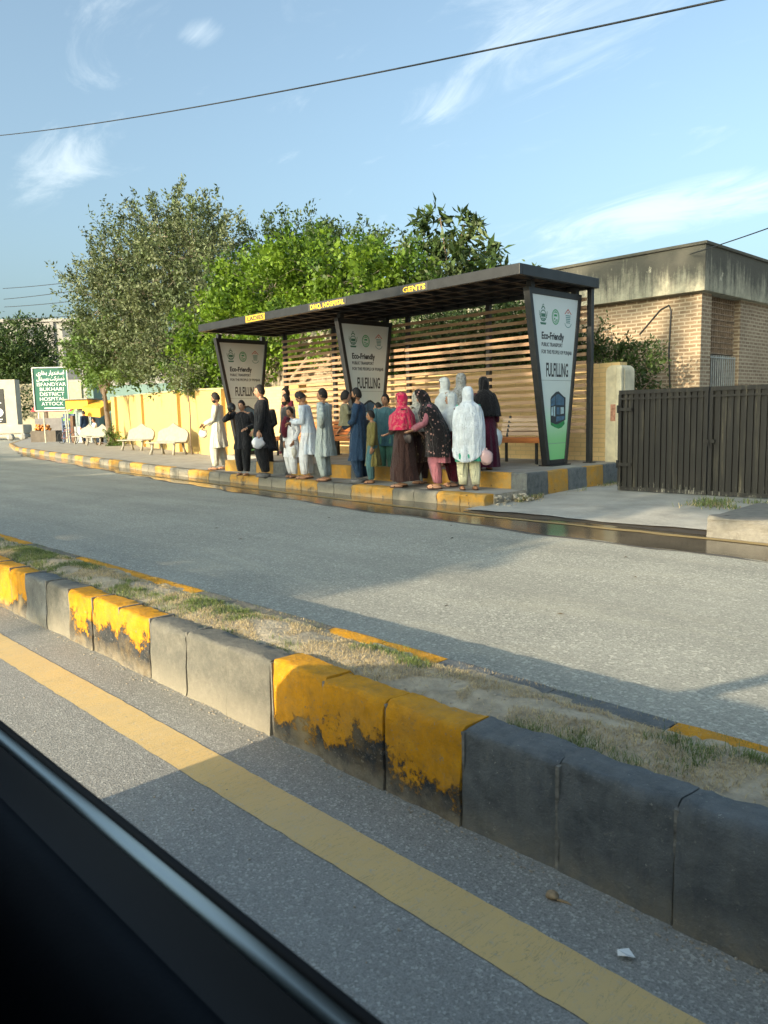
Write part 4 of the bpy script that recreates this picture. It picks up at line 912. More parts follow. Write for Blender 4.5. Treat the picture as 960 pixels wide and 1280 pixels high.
# cream wall behind
b=MB(); 
def seg(b,p,q,z0,z1,t=.25,mi=None): b.bar((p[0],p[1],(z0+z1)/2),(q[0],q[1],(z0+z1)/2),t,z1-z0,mi)
seg(b,(-95,22),(-76,32),.1,5.4,.3); o=b.build('cream_wall',M_cream); tag(o,'plain cream wall behind the black name board','wall')
b=MB(); seg(b,(-76,33),(-62,39),.1,4.9,.3); b.box((-75.9,32.4,.1),(-74.4,33.3,5.4)); o=b.build('teal_wall',mat('faded_teal_wall',(.13,.20,.185),.9,.15,1,.2,10)); tag(o,'faded teal wall behind the yellow kiosk','wall')
# far building
F_=empty('apartment_building',(-128,52,0),label='large grey concrete building with window grid rising beyond the trees',cat='building')
M_far=mat('grey_render',(.33,.32,.30),.9,.12,.4,.2,3); M_fwin=mat('far_window',(.08,.09,.10),.4,.2,2,0)
db=Vector((.62,.785,0)); nb=Vector((db.y,-db.x,0)); f0=Vector((-146,40,0))
def fp(u,z,off=0): p=f0+db*u+nb*off; return (p.x,p.y,z)
def fbox(b,u0,u1,z0,z1,a,c,mi=None): b.prism([fp(u0,z0,a),fp(u1,z0,a),fp(u1,z1,a),fp(u0,z1,a)],tuple(nb*(c-a)),mi)
b=MB(); fbox(b,-8,22,0,18.6,-16,0); fbox(b,22,46,0,14.2,-16,0); pb(b,'wall',M_far,F_)
b=MB(); fbox(b,-8.4,22.4,18.6,19.1,-16.4,.4); fbox(b,22.4,46,14.2,14.6,-16.4,.4); pb(b,'parapet',M_far,F_)
for u in (-2,4,10,16,21.4,28,34,40): b=MB(); fbox(b,u,u+.6,0,18.55 if u<22 else 14.15,.001,.35); pb(b,'column',mat('grey_column',(.27,.26,.25)),F_)
for fl in range(5):
    for u in (-1,5,11,17,23.5,29.5,35.5):
        z0=1.6+3.6*fl
        if z0+2>(18.4 if u<22 else 14): continue
        b=MB(); fbox(b,u+.9,u+3.7,z0,z0+1.7,.003,.03); pb(b,'window',M_fwin,F_)
# kiosk
K=empty('kiosk',(-45.3,19.0,.18),R(35),label='small street kiosk with bright yellow orange canopy and glass front',cat='kiosk')
b=MB(); b.box((-.9,-.1,0),(.9,1.0,.95)); b.build('counter',mat('kiosk_grey',(.35,.36,.36),.5,.2,4,0),K)
b=MB(); b.box((-.8,0,.95),(.8,.9,1.9)); b.build('glass_case',mat('kiosk_glass',(.25,.32,.33),.15,.3,3,0),K)
M_can=mat('orange_canopy',(.80,.42,.04),.7,.12,4,.2,10)
b=MB(); b.box((-1.15,-.55,1.98),(1.15,-.50,2.5)); b.box((1.10,-.5,1.98),(1.15,.9,2.5)); b.box((-1.15,-.5,2.45),(1.1,.9,2.5)); b.build('canopy',M_can,K)
b=MB(); b.box((-1.35,-.75,2.52),(1.3,1.0,2.57)); b.build('roof',mat('kiosk_roof',(.3,.3,.26),.7,.2,3,0),K)
for x in (-1.1,1.08): b=MB(); b.box((x-.03,-.5,0),(x+.03,-.44,2.0)); b.build('post',mat('cream_post',(.5,.48,.36)),K)
K.scale=(.62,1,1)
b=MB(); b.prism([(1.2,-1.2,1.55),(1.2,.3,1.95),(3.0,.3,1.95),(3.0,-1.2,1.45)],(0,0,.5)); b.build('side_awning',M_can,K)
b=MB(); b.box((-1.5,.1,0),(-1.2,.9,1.6)); b.build('side_board',mat('brown_board',(.14,.08,.05),.8,.3,4,0),K)
# parasol
def parasol(x,y,h,r,ms,label):
    P=empty('parasol',(x,y,.18),label=label,cat='parasol')
    b=MB(); n=8; vs=[(0,0,h)]; fs=[]
    for k in range(n):
        a=2*math.pi*k/n; vs.append((r*math.cos(a),r*math.sin(a),h-.65))
    for k in range(n):
        a=2*math.pi*k/n; vs.append((r*math.cos(a),r*math.sin(a),h-.85))
    for k in range(n): b_=(k+1)%n; b.add([vs[0],vs[1+k],vs[1+b_]],[(0,1,2)],k%2); b.add([vs[1+k],vs[1+n+k],vs[1+n+b_],vs[1+b_]],[(0,1,2,3)],k%2)
    b.build('canopy',ms,P)
    b=MB(); b.tube([(0,0,0),(0,0,h)],.025,6); b.build('pole',M_steel,P); return P
parasol(-50.6,20.8,2.15,.95,[mat('parasol_green',(.16,.35,.05),.8,.1,3,0),mat('parasol_cream',(.62,.64,.36),.8,.1,3,0)],'green and cream parasol behind the posts of the green sign')
# red canopied food cart
C_=empty('food_cart',(-59.4,22.6,-.1),R(40),label='grey food cart with a red canopy behind the left sign post',cat='cart')
b=MB(); b.box((-1.1,-.6,.25),(1.1,.6,1.85)); b.build('body',mat('cart_grey',(.16,.15,.15),.7,.2,3,0),C_)
b=MB(); b.prism([(-1.2,-.9,2.35),(2.1,-.9,2.35),(1.7,-.9,2.85),(-.8,-.9,2.85)],(0,1.8,0)); b.build('canopy',mat('red_canopy',(.42,.03,.04),.7,.15,3,0),C_)
for x in (-1.3,1.2): 
    b=MB(); b.tube([(x*.6,-.62,.26),(x*.6,-.70,.26)],.26,14); b.build('wheel',M_black,C_)
for x in (-1.1,1.9): b=MB(); b.box((x-.03,-.03,.3),(x+.03,.03,2.36)); b.build('canopy_post',M_steel,C_)
# fruit crate on stand
T=empty('fruit_stand',(-51.2,19.0,.18),R(40),label='low brown fruit stand piled with orange fruit between the sign posts',cat='stand')
b=MB(); b.box((-.85,-.4,0),(.85,.4,.72)); b.build('box',mat('stand_brown',(.12,.10,.08),.8,.2,4,0),T)
b=MB()
for k in range(60): b.ell((random.uniform(-.7,.3),random.uniform(-.3,.3),.76+random.uniform(0,.32)),(.085,.085,.08),7,5,k%2)
b.build('fruit',[mat('orange_fruit',(.75,.26,.05),.5,.2,4,0),mat('dull_fruit',(.4,.18,.06),.6,.2,4,0)],T,smooth=True)
# stacked chairs / blue frame by post
T=empty('blue_rack',(-47.6,19.2,.18),R(30),label='blue metal rack standing right of the green sign',cat='rack')
M_blue=mat('blue_paint',(.03,.07,.16),.5,.2,4,0)
for x in (-.45,.45): b=MB(); b.box((x-.03,-.25,0),(x+.03,-.19,1.55)); b.box((x-.03,.19,0),(x+.03,.25,1.55)); b.build('leg',M_blue,T)
for z in (.25,.65,1.05,1.45): b=MB(); b.box((-.5,-.27,z),(.5,.27,z+.05)); b.box((-.4,-.2,z+.051),(.4,.2,z+.28)); b.build('shelf',M_blue,T)
# bicycle
T=empty('bicycle',(-44.2,17.6,.18),R(20),label='old bicycle leaning beside the kiosk',cat='bicycle')
def ring(b,c,r,t,n=24):
    pts=[(c[0]+r*math.cos(2*math.pi*k/n),c[1],c[2]+r*math.sin(2*math.pi*k/n)) for k in range(n+1)]; b.tube(pts,t,6,cap=False)
for x in (-.52,.52):
    b=MB(); ring(b,(x,0,.34),.33,.02); 
    for k in range(8): a=math.pi*k/8; b.tube([(x+.32*math.cos(a),0,.34+.32*math.sin(a)),(x-.32*math.cos(a),0,.34-.32*math.sin(a))],.003,3)
    b.build('wheel',M_black,T)
b=MB(); 
for p,q in (((-.52,0,.34),(-.15,0,.30)),((-.15,0,.30),(-.22,0,.82)),((-.22,0,.82),(-.52,0,.34)),((-.22,0,.78),(.34,0,.80)),((-.15,0,.30),(.34,0,.74)),((.34,0,.92),(.52,0,.34))): b.tube([p,q],.016,6)
b.build('frame',mat('rust_frame',(.20,.07,.05),.6,.2,5,0),T)
b=MB(); b.tube([(.34,-.25,.98),(.34,0,.96),(.34,.25,.98)],.013,6); b.build('handlebar',M_steel,T); b=MB(); b.ell((-.23,0,.88),(.13,.07,.04),10,6); b.build('saddle',M_black,T)
# edging stones
for i in range(9):
    b=MB(); b.ell((0,0,.12),(.42,.34,.30),8,6); 
    for q,v in enumerate(b.v): r_=1+.25*noise.noise(Vector(v)*2+Vector((i*5,0,0))); b.v[q]=(v[0]*r_,v[1]*r_,v[2]*r_)
    o=b.build('edging_stone',mat('grey_boulder',(.3,.29,.26),.9,.25,3,.4,12),loc=(-66.8+1.05*i,21.9+.62*i*1.02,.2)); tag(o,'rough grey stone in the row of stones before the cream wall','stone','row of grey edging stones')
# ------------------------------------------------------------------ overhead cables
def cable(p,q,sag,r,label,group=None,kn=0):
    p,q=Vector(p),Vector(q); b=MB(); n=40; pts=[p.lerp(q,i/n)-Vector((0,0,sag*4*(i/n)*(1-i/n))) for i in range(n+1)]
    b.tube(pts,r,6)
    o=b.build('overhead_cable',M_black,None,smooth=True); return tag(o,label,'cable',group)
cable((-42,9,14.2),(6,9,4.2),.75,.012,'single black cable crossing the whole sky above the shelter')
cable((-60,20,11.1),(-24,20,8.3),.3,.02,'highest of the thin cables at the left edge','thin cables at the left edge')
cable((-60,20,10.35),(-24,20,8.2),.3,.02,'second of the thin cables at the left edge','thin cables at the left edge')
cable((-60,20,9.8),(-24,20,7.5),.3,.02,'third of the thin cables at the left edge','thin cables at the left edge')
cable((-60,20,8.9),(-24,20,6.7),.3,.02,'lowest of the thin cables at the left edge','thin cables at the left edge')
cable((-6.9,14.98,4.30),(-4.0,13.2,4.30),.02,.010,'short black cable leaving the roof corner of the brick building')
# knots on main cable
b=MB()
# ================================================================== CAR (viewer's own)
CAR=empty('car',(0,-.5,0),label='dark car door sill with bright metal trim strip in the near corner',cat='car')
def extr(b,prof,x0,x1,mi=None,seg=1,bow=0):
    n=len(prof); vs=[];fs=[]
    for i in range(seg+1):
        x=x0+(x1-x0)*i/seg; u=2*i/seg-1; dy_=-bow*u*u
        for y,z in prof: vs.append((x,y+dy_,z))
    for i in range(seg):
        for k in range(n-1): a=i*n+k; fs.append((a,a+1,a+1+n,a+n))
    b.add(vs,fs,mi)
def rat(Y,r): return (Y,H-r*Y)
M_seal=mat('rubber_seal',(.007,.007,.007),.6,.1,5,0); M_chrome=mat('bright_trim',(.30,.36,.38),.30,.03,3,0,metal=1); M_trim=mat('dark_door_trim',(.005,.007,.010),.7,.25,3,.1,200,spec=.12)
M_body=mat('car_paint',(.5,.5,.5),.25,.02,3,0)
b=MB(); extr(b,[(.385,.62),(.375,.84),rat(.362,1.275),rat(.357,1.27),rat(.352,1.315)],-1.5,1.2); pb(b,'outer_seal',M_seal,CAR,smooth=True)
b=MB(); extr(b,[rat(.352,1.315),rat(.350,1.33),rat(.346,1.355),rat(.342,1.38),rat(.340,1.40)],-1.5,1.2); pb(b,'metal_trim_strip',M_chrome,CAR,smooth=True)
b=MB(); extr(b,[rat(.340,1.40),rat(.325,1.50),rat(.31,1.60),rat(.30,1.66)],-1.5,1.2); pb(b,'inner_seal',M_seal,CAR,smooth=True)
b=MB(); extr(b,[rat(.30,1.66),(.285,.862),(.265,.862),(.235,.845),(.215,.80),(.20,.70),(.20,.3)],-1.5,1.2); pb(b,'door_trim',M_trim,CAR,smooth=True)
b=MB(); extr(b,[(.385,.62),(.40,.55),(.385,.35),(.33,.24)],-1.5,1.2); pb(b,'door_skin',M_body,CAR,smooth=True)
# body: front wing + bonnet, roof, pillars, tail, floor
b=MB()
for s_ in (0,):
    secs=[(-2.62,.30,.52,.30),(-2.58,.26,.70,.34),(-2.45,.24,.82,.37),(-2.15,.24,.90,.385),(-1.5,.24,.955,.385)]
    vs=[];fs=[]
    for x,z0,z1,y1 in secs:
        for y,z in ((-.6,z0),(y1-.02,z0),(y1,z0+.15),(y1,z1-.12),(y1-.05,z1-.02),(y1-.2,z1+.02),(-.6,z1+.05)): vs.append((x,y,z))
    n=7
    for i in range(len(secs)-1):
        for k in range(n): a=i*n+k; c=i*n+(k+1)%n; fs.append((a,c,c+n,a+n))
    fs.append(tuple(range(n))); b.add(vs,fs)
    # mirror side
    vs2=[(x,-1.2-y,z) for x,y,z in vs]; b.add(vs2,fs)
b.box((1.2,-1.58,.24),(2.2,.385,.95)); b.box((-1.5,-1.58,.24),(1.2,-1.50,.95)); b.box((-1.6,-1.5,.24),(1.2,.30,.27))
pb(b,'body_shell',M_body,CAR,smooth=False)
b=MB(); b.prism([(-.95,-1.55,.95),(2.1,-1.55,.95),(1.9,-1.38,1.6),(-.72,-1.38,1.6)],(0,.02,0)); pb(b,'side_light_block',M_trim,CAR)  # opaque panel added in place of the far windows, blocks sun through the cabin
b=MB(); b.box((-1.16,-1.4,.3),(-.72,-.75,1.5)); b.box((-1.16,-.7,.3),(-.72,-.12,1.5)); b.box((-.25,-.55,.3),(.25,.1,.6)); b.box((.2,-.55,.6),(.38,.1,1.3)); b.box((.22,-.35,1.32),(.34,-.1,1.52)); pb(b,'seat',M_trim,CAR,bevel=.04)  # unseen seats; front pair added and widened to keep sun off the door trim
b=MB(); b.box((-1.6,-1.48,.5),(-1.12,.24,.985)); pb(b,'dashboard',M_trim,CAR,bevel=.03)  # unseen, added and run up to the door to shade its trim
b=MB(); extr(b,[(.17,1.60),(.10,1.66),(-.2,1.70),(-1.0,1.70),(-1.3,1.66),(-1.37,1.60)],-.72,1.9); extr(b,[(.16,1.585),(-1.36,1.585)],-.72,1.9); pb(b,'roof',M_body,CAR)
b=MB(); b.bar((-1.52,.36,.93),(-.72,.16,1.60),.07,.06); b.bar((1.9,.16,1.6),(2.15,.36,.95),.1,.08); pb(b,'pillar',M_body,CAR)
for x in (-1.95,1.6):
    b=MB(); b.tube([(x,.16,.32),(x,.37,.32)],.32,28); pb(b,'wheel',M_seal,CAR)
# ================================================================== PEOPLE
SK=[mat('skin_brown',(.36,.19,.11),.6,.1,9,0,spec=.3),mat('skin_light',(.46,.26,.165),.6,.1,9,0,spec=.3)]
M_eye=mat('dark_eye',(.02,.014,.012),.3,0,5,0); M_lip=mat('lip',(.25,.09,.07),.6,.1,9,0); M_hair=mat('black_hair',(.012,.010,.009),.7,.4,40,.6,60); M_sandal=mat('brown_sandal',(.09,.045,.03),.6,.3,20,.2,50); M_shoe=mat('grey_shoe',(.13,.13,.13),.7,.3,20,.2,50)
def ik(S,Wt,a,b,pole):
    S,Wt=Vector(S),Vector(Wt); d=Wt-S; L_=d.length
    if L_>(a+b)*.995: Wt=S+d.normalized()*(a+b)*.995; d=Wt-S; L_=d.length
    x=(a*a-b*b+L_*L_)/(2*L_); h=math.sqrt(max(0,a*a-x*x)); dn=d/L_; p=Vector(pole); p=p-dn*p.dot(dn); p.normalize()
    return S+dn*x+p*h,Wt
def skinmesh(verts,edges,rad):
    me=bpy.data.meshes.new('t'); me.from_pydata([tuple(v) for v in verts],edges,[]); o=bpy.data.objects.new('t',me); col.objects.link(o)
    o.modifiers.new('s','SKIN'); sv=me.skin_vertices[0].data
    for i,r in enumerate(rad): sv[i].radius=(r,r) if not hasattr(r,'__len__') else r; sv[i].use_root=(i==0)
    m=o.modifiers.new('u','SUBSURF'); m.levels=1; m.render_levels=1
    dg=bpy.context.evaluated_depsgraph_get(); ev=o.evaluated_get(dg); m2=ev.to_mesh(); V=[v.co.copy() for v in m2.vertices]; F=[tuple(p.vertices) for p in m2.polygons]; ev.to_mesh_clear(); bpy.data.objects.remove(o); return V,F
def loft(rings,n=36,k=9,seed=0,half=None,capb=False):
    """rings: (center, rx, ry, fold amplitude)"""
    g=random.Random(seed); ph=[g.uniform(0,6.28) for _ in range(4)]; vs=[];fs=[]
    # refine
    R_=[]
    for i in range(len(rings)-1):
        a,b=rings[i],rings[i+1]; m=2
        for j in range(m): u=j/m; R_.append((Vector(a[0]).lerp(Vector(b[0]),u),a[1]+(b[1]-a[1])*u,a[2]+(b[2]-a[2])*u,a[3]+(b[3]-a[3])*u))
    R_.append((Vector(rings[-1][0]),)+tuple(rings[-1][1:]))
    for j,(c,rx,ry,A) in enumerate(R_):
        for i in range(n):
            t=2*math.pi*i/n; w_=.14*j
            f=1+A*(.55*math.sin(k*t+ph[0]+.5*math.sin(w_))+.35*math.sin((k*2-5)*t+ph[1]+w_)+.3*math.sin(3*t+ph[2]))
            vs.append((c[0]+rx*f*math.cos(t),c[1]+ry*f*math.sin(t),c[2]+A*.05*math.sin(2*t+ph[3])))
    for j in range(len(R_)-1):
        for i in range(n): fs.append((j*n+i,j*n+(i+1)%n,(j+1)*n+(i+1)%n,(j+1)*n+i))
    if capb: fs.append(tuple(range((len(R_)-1)*n,len(R_)*n)))
    return vs,fs,R_,n
PERS=[]
def person(x,y,z,hd,Ht,label,lean=0,hy=0,hp=0,wr=None,wl=None,er=None,el=None,top='kameez',c=None,tc=None,sc_=None,hem=.50,shawl=None,shc=None,beard=False,skin=0,hair=True,legs=None,ph=.93,shoes=None,girth=1.0,group='people waiting at the bus shelter',seed=0,vest=None,shem=1.0,point=0,femme=False,hs=1.0):
    s=Ht/1.75; P=empty('person',(x,y,z),R(hd),label=label,cat='person',group=group)
    P.scale=(s,s,s); dz=ph-.93
    def U(p):
        p=Vector(p); 
        q=Vector((p.x,p.y,p.z-.95)); q=Matrix.Rotation(R(lean),3,'Y')@q if p.z>.95 else q
        return Vector((q.x,q.y,q.z+.95+dz))
    shw=.165 if femme else .185
    SR,SL=U((-.01,-shw,1.43)),U((-.01,shw,1.43))
    wr=wr or (.05,-.25,.80); wl=wl or (.05,.25,.80)
    wr=Vector(wr)+Vector((0,0,dz)); wl=Vector(wl)+Vector((0,0,dz))
    ER,WR=ik(SR,wr,.29,.27,er or (-1,-.5,-.3)); EL,WL=ik(SL,wl,.29,.27,el or (-1,.5,-.3))
    rg=random.Random(seed*13+1); legs=legs or ((rg.uniform(-.10,.05),-.10-rg.uniform(0,.03),.08),(rg.uniform(-.03,.12),.10+rg.uniform(0,.03),.08))
    HR,HL=Vector((0,-.09,.90+dz)),Vector((0,.09,.90+dz)); KR,AR=ik(HR,legs[0],.42,.41,(1,0,0)); KL,AL=ik(HL,legs[1],.42,.41,(1,0,0))
    nk=U((.015,0,1.50)); hc=U((.035,0,1.625)); pel=Vector((0,0,.95+dz))
    V=[pel,U((0,0,1.15)),U((0,0,1.34)),U((0,0,1.45)),nk,U((.03,0,1.57)), SR,ER,WR, SL,EL,WL, HR,KR,AR,HL,KL,AL]
    E_=[(0,1),(1,2),(2,3),(3,4),(4,5),(3,6),(6,7),(7,8),(3,9),(9,10),(10,11),(0,12),(12,13),(13,14),(0,15),(15,16),(16,17)]
    rd=[(.12,.10),(.11,.10),(.12,.11),(.09,.07),.05,.048,.05,.040,.028,.05,.040,.028,.085,.055,.038,.085,.055,.038]
    sv,sf=skinmesh(V,E_,rd); b=MB(); b.add(sv,sf,0)
    # feet
    for A_,sg in ((AR,-1),(AL,1)):
        b.ell(A_+Vector((.06,0,-.045)),(.125,.043,.035),10,6,0)
    # hands
    for E0,W0,sg in ((ER,WR,-1),(EL,WL,1)):
        d=(W0-E0).normalized(); side=d.cross(Vector((0,0,1)));
        if side.length<.2: side=d.cross(Vector((1,0,0)))
        side.normalize(); nrm=side.cross(d).normalized()
        if abs(d.z)>.7: side,nrm=Vector((1,0,0))-d*d.x,d.cross(Vector((1,0,0))); side.normalize(); nrm.normalize()
        rot=Matrix((d,side,nrm)).transposed(); pc=W0+d*.05
        b.ell(pc,(.055,.040,.017),10,7,0,rot=rot)
        cu=-nrm*(.018)*(1 if nrm.dot(Vector((0,-sg,-.2)))<0 else -1)
        for k,(o_,l_) in enumerate(((-.030,.070),(-.010,.080),(.010,.076),(.029,.060))):
            a=pc+d*.038+side*o_; b.tube([pc+side*o_*.8,a,a+d*l_*.5+cu*.5,a+d*l_*.85+cu*1.6,a+d*l_*.98+cu*2.3],[.0095,.0095,.0085,.0078,.005],6,0)
        a=pc-d*.02-side*.03; b.tube([a,a-side*.022+d*.025,a-side*.028+d*.055+cu*.6,a-side*.024+d*.075+cu],[.012,.011,.0095,.006],6,0)
    # head
    HR_=Matrix.Rotation(R(hy),3,'Z')@Matrix.Rotation(R(lean*.5+hp),3,'Y'); hr=lambda p: hc+HR_@(Vector(p)*hs)+Vector((0,0,.1*(hs-1)))
    vs=[];fs=[];nu,nv=24,18
    for j in range(nv+1):
        f_=math.pi*j/nv
        for i in range(nu):
            th=2*math.pi*i/nu; dx_,dy_,dz_=math.sin(f_)*math.cos(th),math.sin(f_)*math.sin(th),math.cos(f_)
            px,py,pz=.094*dx_-.004,.074*dy_,.118*dz_
            if dz_<0: py*=1-.30*(-dz_)**1.3; px=px*(1-.18*(-dz_)) + (.012*(-dz_) if dx_>0 else .015*dz_)
            if dx_>0:
                px+=.024*math.exp(-((dy_/.13)**2+((dz_+.14)/.17)**2)); px-=.007*(math.exp(-(((abs(dy_)-.40)/.17)**2+((dz_-.06)/.12)**2))); px+=.006*math.exp(-((dy_/.3)**2+((dz_+.55)/.1)**2))
            vs.append(hr((px,py,pz)))
    for j in range(nv):
        for i in range(nu): fs.append((j*nu+i,(j+1)*nu+i,(j+1)*nu+(i+1)%nu,j*nu+(i+1)%nu))
    b.add(vs,fs,0)
    for sg in (-1,1):
        b.ell(hr((.076,sg*.030,.008)),(.010,.014,.007),8,6,1,rot=HR_); b.ell(hr((-.004,sg*.072,-.004)),(.018,.009,.030),8,6,0,rot=HR_)
        b.ell(hr((.083,sg*.030,.026)),(.006,.019,.004),8,4,3,rot=HR_)
    b.ell(hr((.084,0,-.060)),(.007,.021,.007),8,5,2,rot=HR_)
    body=b.build('body',[SK[skin],M_eye,M_lip,M_hair],P,smooth=True)
    if hair and not shawl:
        b=MB(); vs=[];fs=[]
        for j in range(13):
            f_=math.pi*.60*j/12
            for i in range(26):
                th=2*math.pi*i/26; lim=math.pi*(.60 if math.cos(th)<.2 else .60-.28*min(1,(math.cos(th)-.2)/.5)); f2=min(f_,lim); q=1+.03*noise.noise((i*.7,j*.7,seed*3.1))
                q*=1+.05*noise.noise((th*4,f2*6,seed*1.7)); back=.10*max(0,-math.cos(th)); f3=f2*(1+back); vs.append(hr(((.103*math.sin(f3)*math.cos(th)-.008)*q,.081*math.sin(f3)*math.sin(th)*q,(.130*math.cos(f3)+(.006 if f3<.5 else 0))*q)))
        for j in range(12):
            for i in range(26): fs.append((j*26+i,(j+1)*26+i,(j+1)*26+(i+1)%26,j*26+(i+1)%26))
        b.add(vs,fs); b.build('hair',M_hair,P,smooth=True)
    if beard:
        b=MB(); vs=[];fs=[]; n_=15
        for j in range(7):
            f_=math.pi*(.60+.38*j/6)
            for i in range(n_):
                th=-1.65+3.3*i/(n_-1); vs.append(hr((.098*math.sin(f_)*math.cos(th)+.006,.074*math.sin(f_)*math.sin(th)*1.02,.128*math.cos(f_)-.004)))
        for j in range(6):
            for i in range(n_-1):
                fs.append((j*n_+i,(j+1)*n_+i,(j+1)*n_+i+1,j*n_+i+1))
        b.add(vs,fs); b.build('beard',M_hair,P,smooth=True)
    g_=girth; sd_=seed*7+3
    # trousers
    b=MB()
    if tc:
        for H_,K_,A_ in ((HR,KR,AR),(HL,KL,AL)):
            b2=[(H_+Vector((0,0,.02)),.125*g_,.12*g_,.02),(H_.lerp(K_,.5),.125*g_,.115*g_,.06),(K_,.105*g_,.10*g_,.08),(K_.lerp(A_,.5),.09*g_,.088*g_,.09),(A_.lerp(K_,.06),.068,.066,.05)]
            if ph<.8:
                b.tube([q[0] for q in b2],[q[1] for q in b2],14)
            else:
                v_,f_,_,_=loft(b2,26,7,sd_,capb=True); b.add(v_,f_)
        b.build('trousers',tc,P,smooth=True)
    # tunic
    if c:
        b=MB(); fr=.05
        if ph<.8: hemz=.86
        else: hemz=hem
        rr=[((U((-.005,0,1.485))),.062,.065,0),(U((-.01,0,1.465)),.085,.12,0),(U((-.01,0,1.435)),.105,.19,.0),(U((0,0,1.37)),.125*g_,.205,.012),(U((0,0,1.22)),.132*g_,.185*g_,.022),(U((0,0,1.05)),.135*g_,.18*g_,.035),(Vector((0,0,.93+dz)),.15*g_,.195*g_,.04)]
        if femme: rr=[(r[0],r[1],r[2]*.93,r[3]) for r in rr]
        if hemz<.9:
            for u in (.25,.5,.75,1): rr.append((Vector((-.005+.02*u*rg.uniform(-1,1),.015*u*rg.uniform(-1,1),(.93+(hemz-.93)*u)+dz)),(.15+.045*u*(1.5 if hemz<.3 else 1))*g_,(.195+.04*u*(1.5 if hemz<.3 else 1))*g_,.055+.075*u))
        v_,f_,_,_=loft(rr,44,9,sd_); b.add(v_,f_)
        for S_,E0,W0 in ((SR,ER,WR),(SL,EL,WL)):
            pts=[S_.lerp(E0,-.10),S_.lerp(E0,.3),S_.lerp(E0,.7),E0,E0.lerp(W0,.3),E0.lerp(W0,.65),E0.lerp(W0,.93)]
            b.tube(pts,[.070,.074,.066,.062,.058,.054,.052] if not shawl else [.045,.050,.050,.052,.054,.054,.052],12)
        b.build('tunic',c,P,smooth=True)
    if vest:
        b=MB(); rr=[(U((-.01,0,1.46)),.10,.13,0),(U((-.01,0,1.43)),.125,.205,0),(U((0,0,1.3)),.15*g_,.215,.02),(U((0,0,1.05)),.155*g_,.205*g_,.03),(Vector((0,0,.8+dz)),.17*g_,.225*g_,.04),(Vector((0,0,.62+dz)),.185*g_,.235*g_,.05)]
        v_,f_,_,_=loft(rr,40,7,sd_); b.add(v_,f_); b.build('waistcoat',vest,P,smooth=True)
    if shawl:
        b=MB(); h0=hc
        def hcn(dx_,dz_): return hc+HR_@Vector((dx_,0,dz_))
        rr=[(hcn(-.01,.150),.012,.012,0),(hcn(-.01,.143),.055,.048,0),(hcn(-.01,.115),.093,.078,.01),(hcn(-.012,.06),.113,.094,.015),(hcn(-.016,0),.116,.097,.02),(hcn(-.012,-.06),.108,.095,.03),(hcn(-.012,-.105),.102,.098,.035),
            (U((-.01,0,1.475)),.125,.150,.03),(U((-.01,0,1.43)),.150,.215,.03),(U((.015,0,1.34)),.195*g_,.255,.035),(U((.015,0,1.2)),.21*g_,.265*g_,.05)]
        zz=1.1
        while zz>shem:
            rr.append((U((0,0,zz)) if zz>.95 else Vector((0,0,zz+dz)),.212*g_,.27*g_,.06)); zz-=.1
        rr.append((U((0,0,shem)) if shem>.95 else Vector((0,0,shem+dz)),.222*g_,.282*g_,.07))
        v_,f_,R_,n=loft(rr,48,8,sd_)
        inv=HR_.inverted()
        if point:
            m_=len(R_)
            for j in range(m_):
                u=max(0,(j-(m_-7))/6)
                for i in range(n):
                    t=2*math.pi*i/n; q=v_[j*n+i]; 
                    v_[j*n+i]=(q[0],q[1],q[2]-point*u*max(0,math.cos(t-math.pi+.35))**1.5+point*.35*u*(1-math.cos(t-math.pi))/2)
        keep=[]
        for f in f_:
            cc=sum((Vector(v_[i]) for i in f),Vector())/len(f); l=inv@(cc-hc)
            if l.x>.03 and -.078<l.z<.070 and abs(l.y)<.058 and shawl!='veil': continue
            keep.append(f)
        b.add(v_,keep); o=b.build('shawl' ,shc,P,smooth=True)
        m_=o.modifiers.new('s','SOLIDIFY'); m_.thickness=.006
    # shoes
    for A_ in (AR,AL):
        b=MB(); b.ell(A_+Vector((.062,0,-.066)),(.140,.052,.016),12,6)
        if shoes=='shoe': b.ell(A_+Vector((.055,0,-.045)),(.138,.052,.045),12,8)
        else: b.tube([A_+Vector((.10,-.046,-.06)),A_+Vector((.10,0,-.012)),A_+Vector((.10,.046,-.06))],.013,6)
        b.build('shoe',M_shoe if shoes=='shoe' else M_sandal,P,smooth=True)
    M=Matrix.Translation((x,y,z))@Matrix.Rotation(R(hd),4,'Z')@Matrix.Scale(s,4)
    return P,M@(WR+(WR-ER).normalized()*.08),M@(WL+(WL-EL).normalized()*.08)
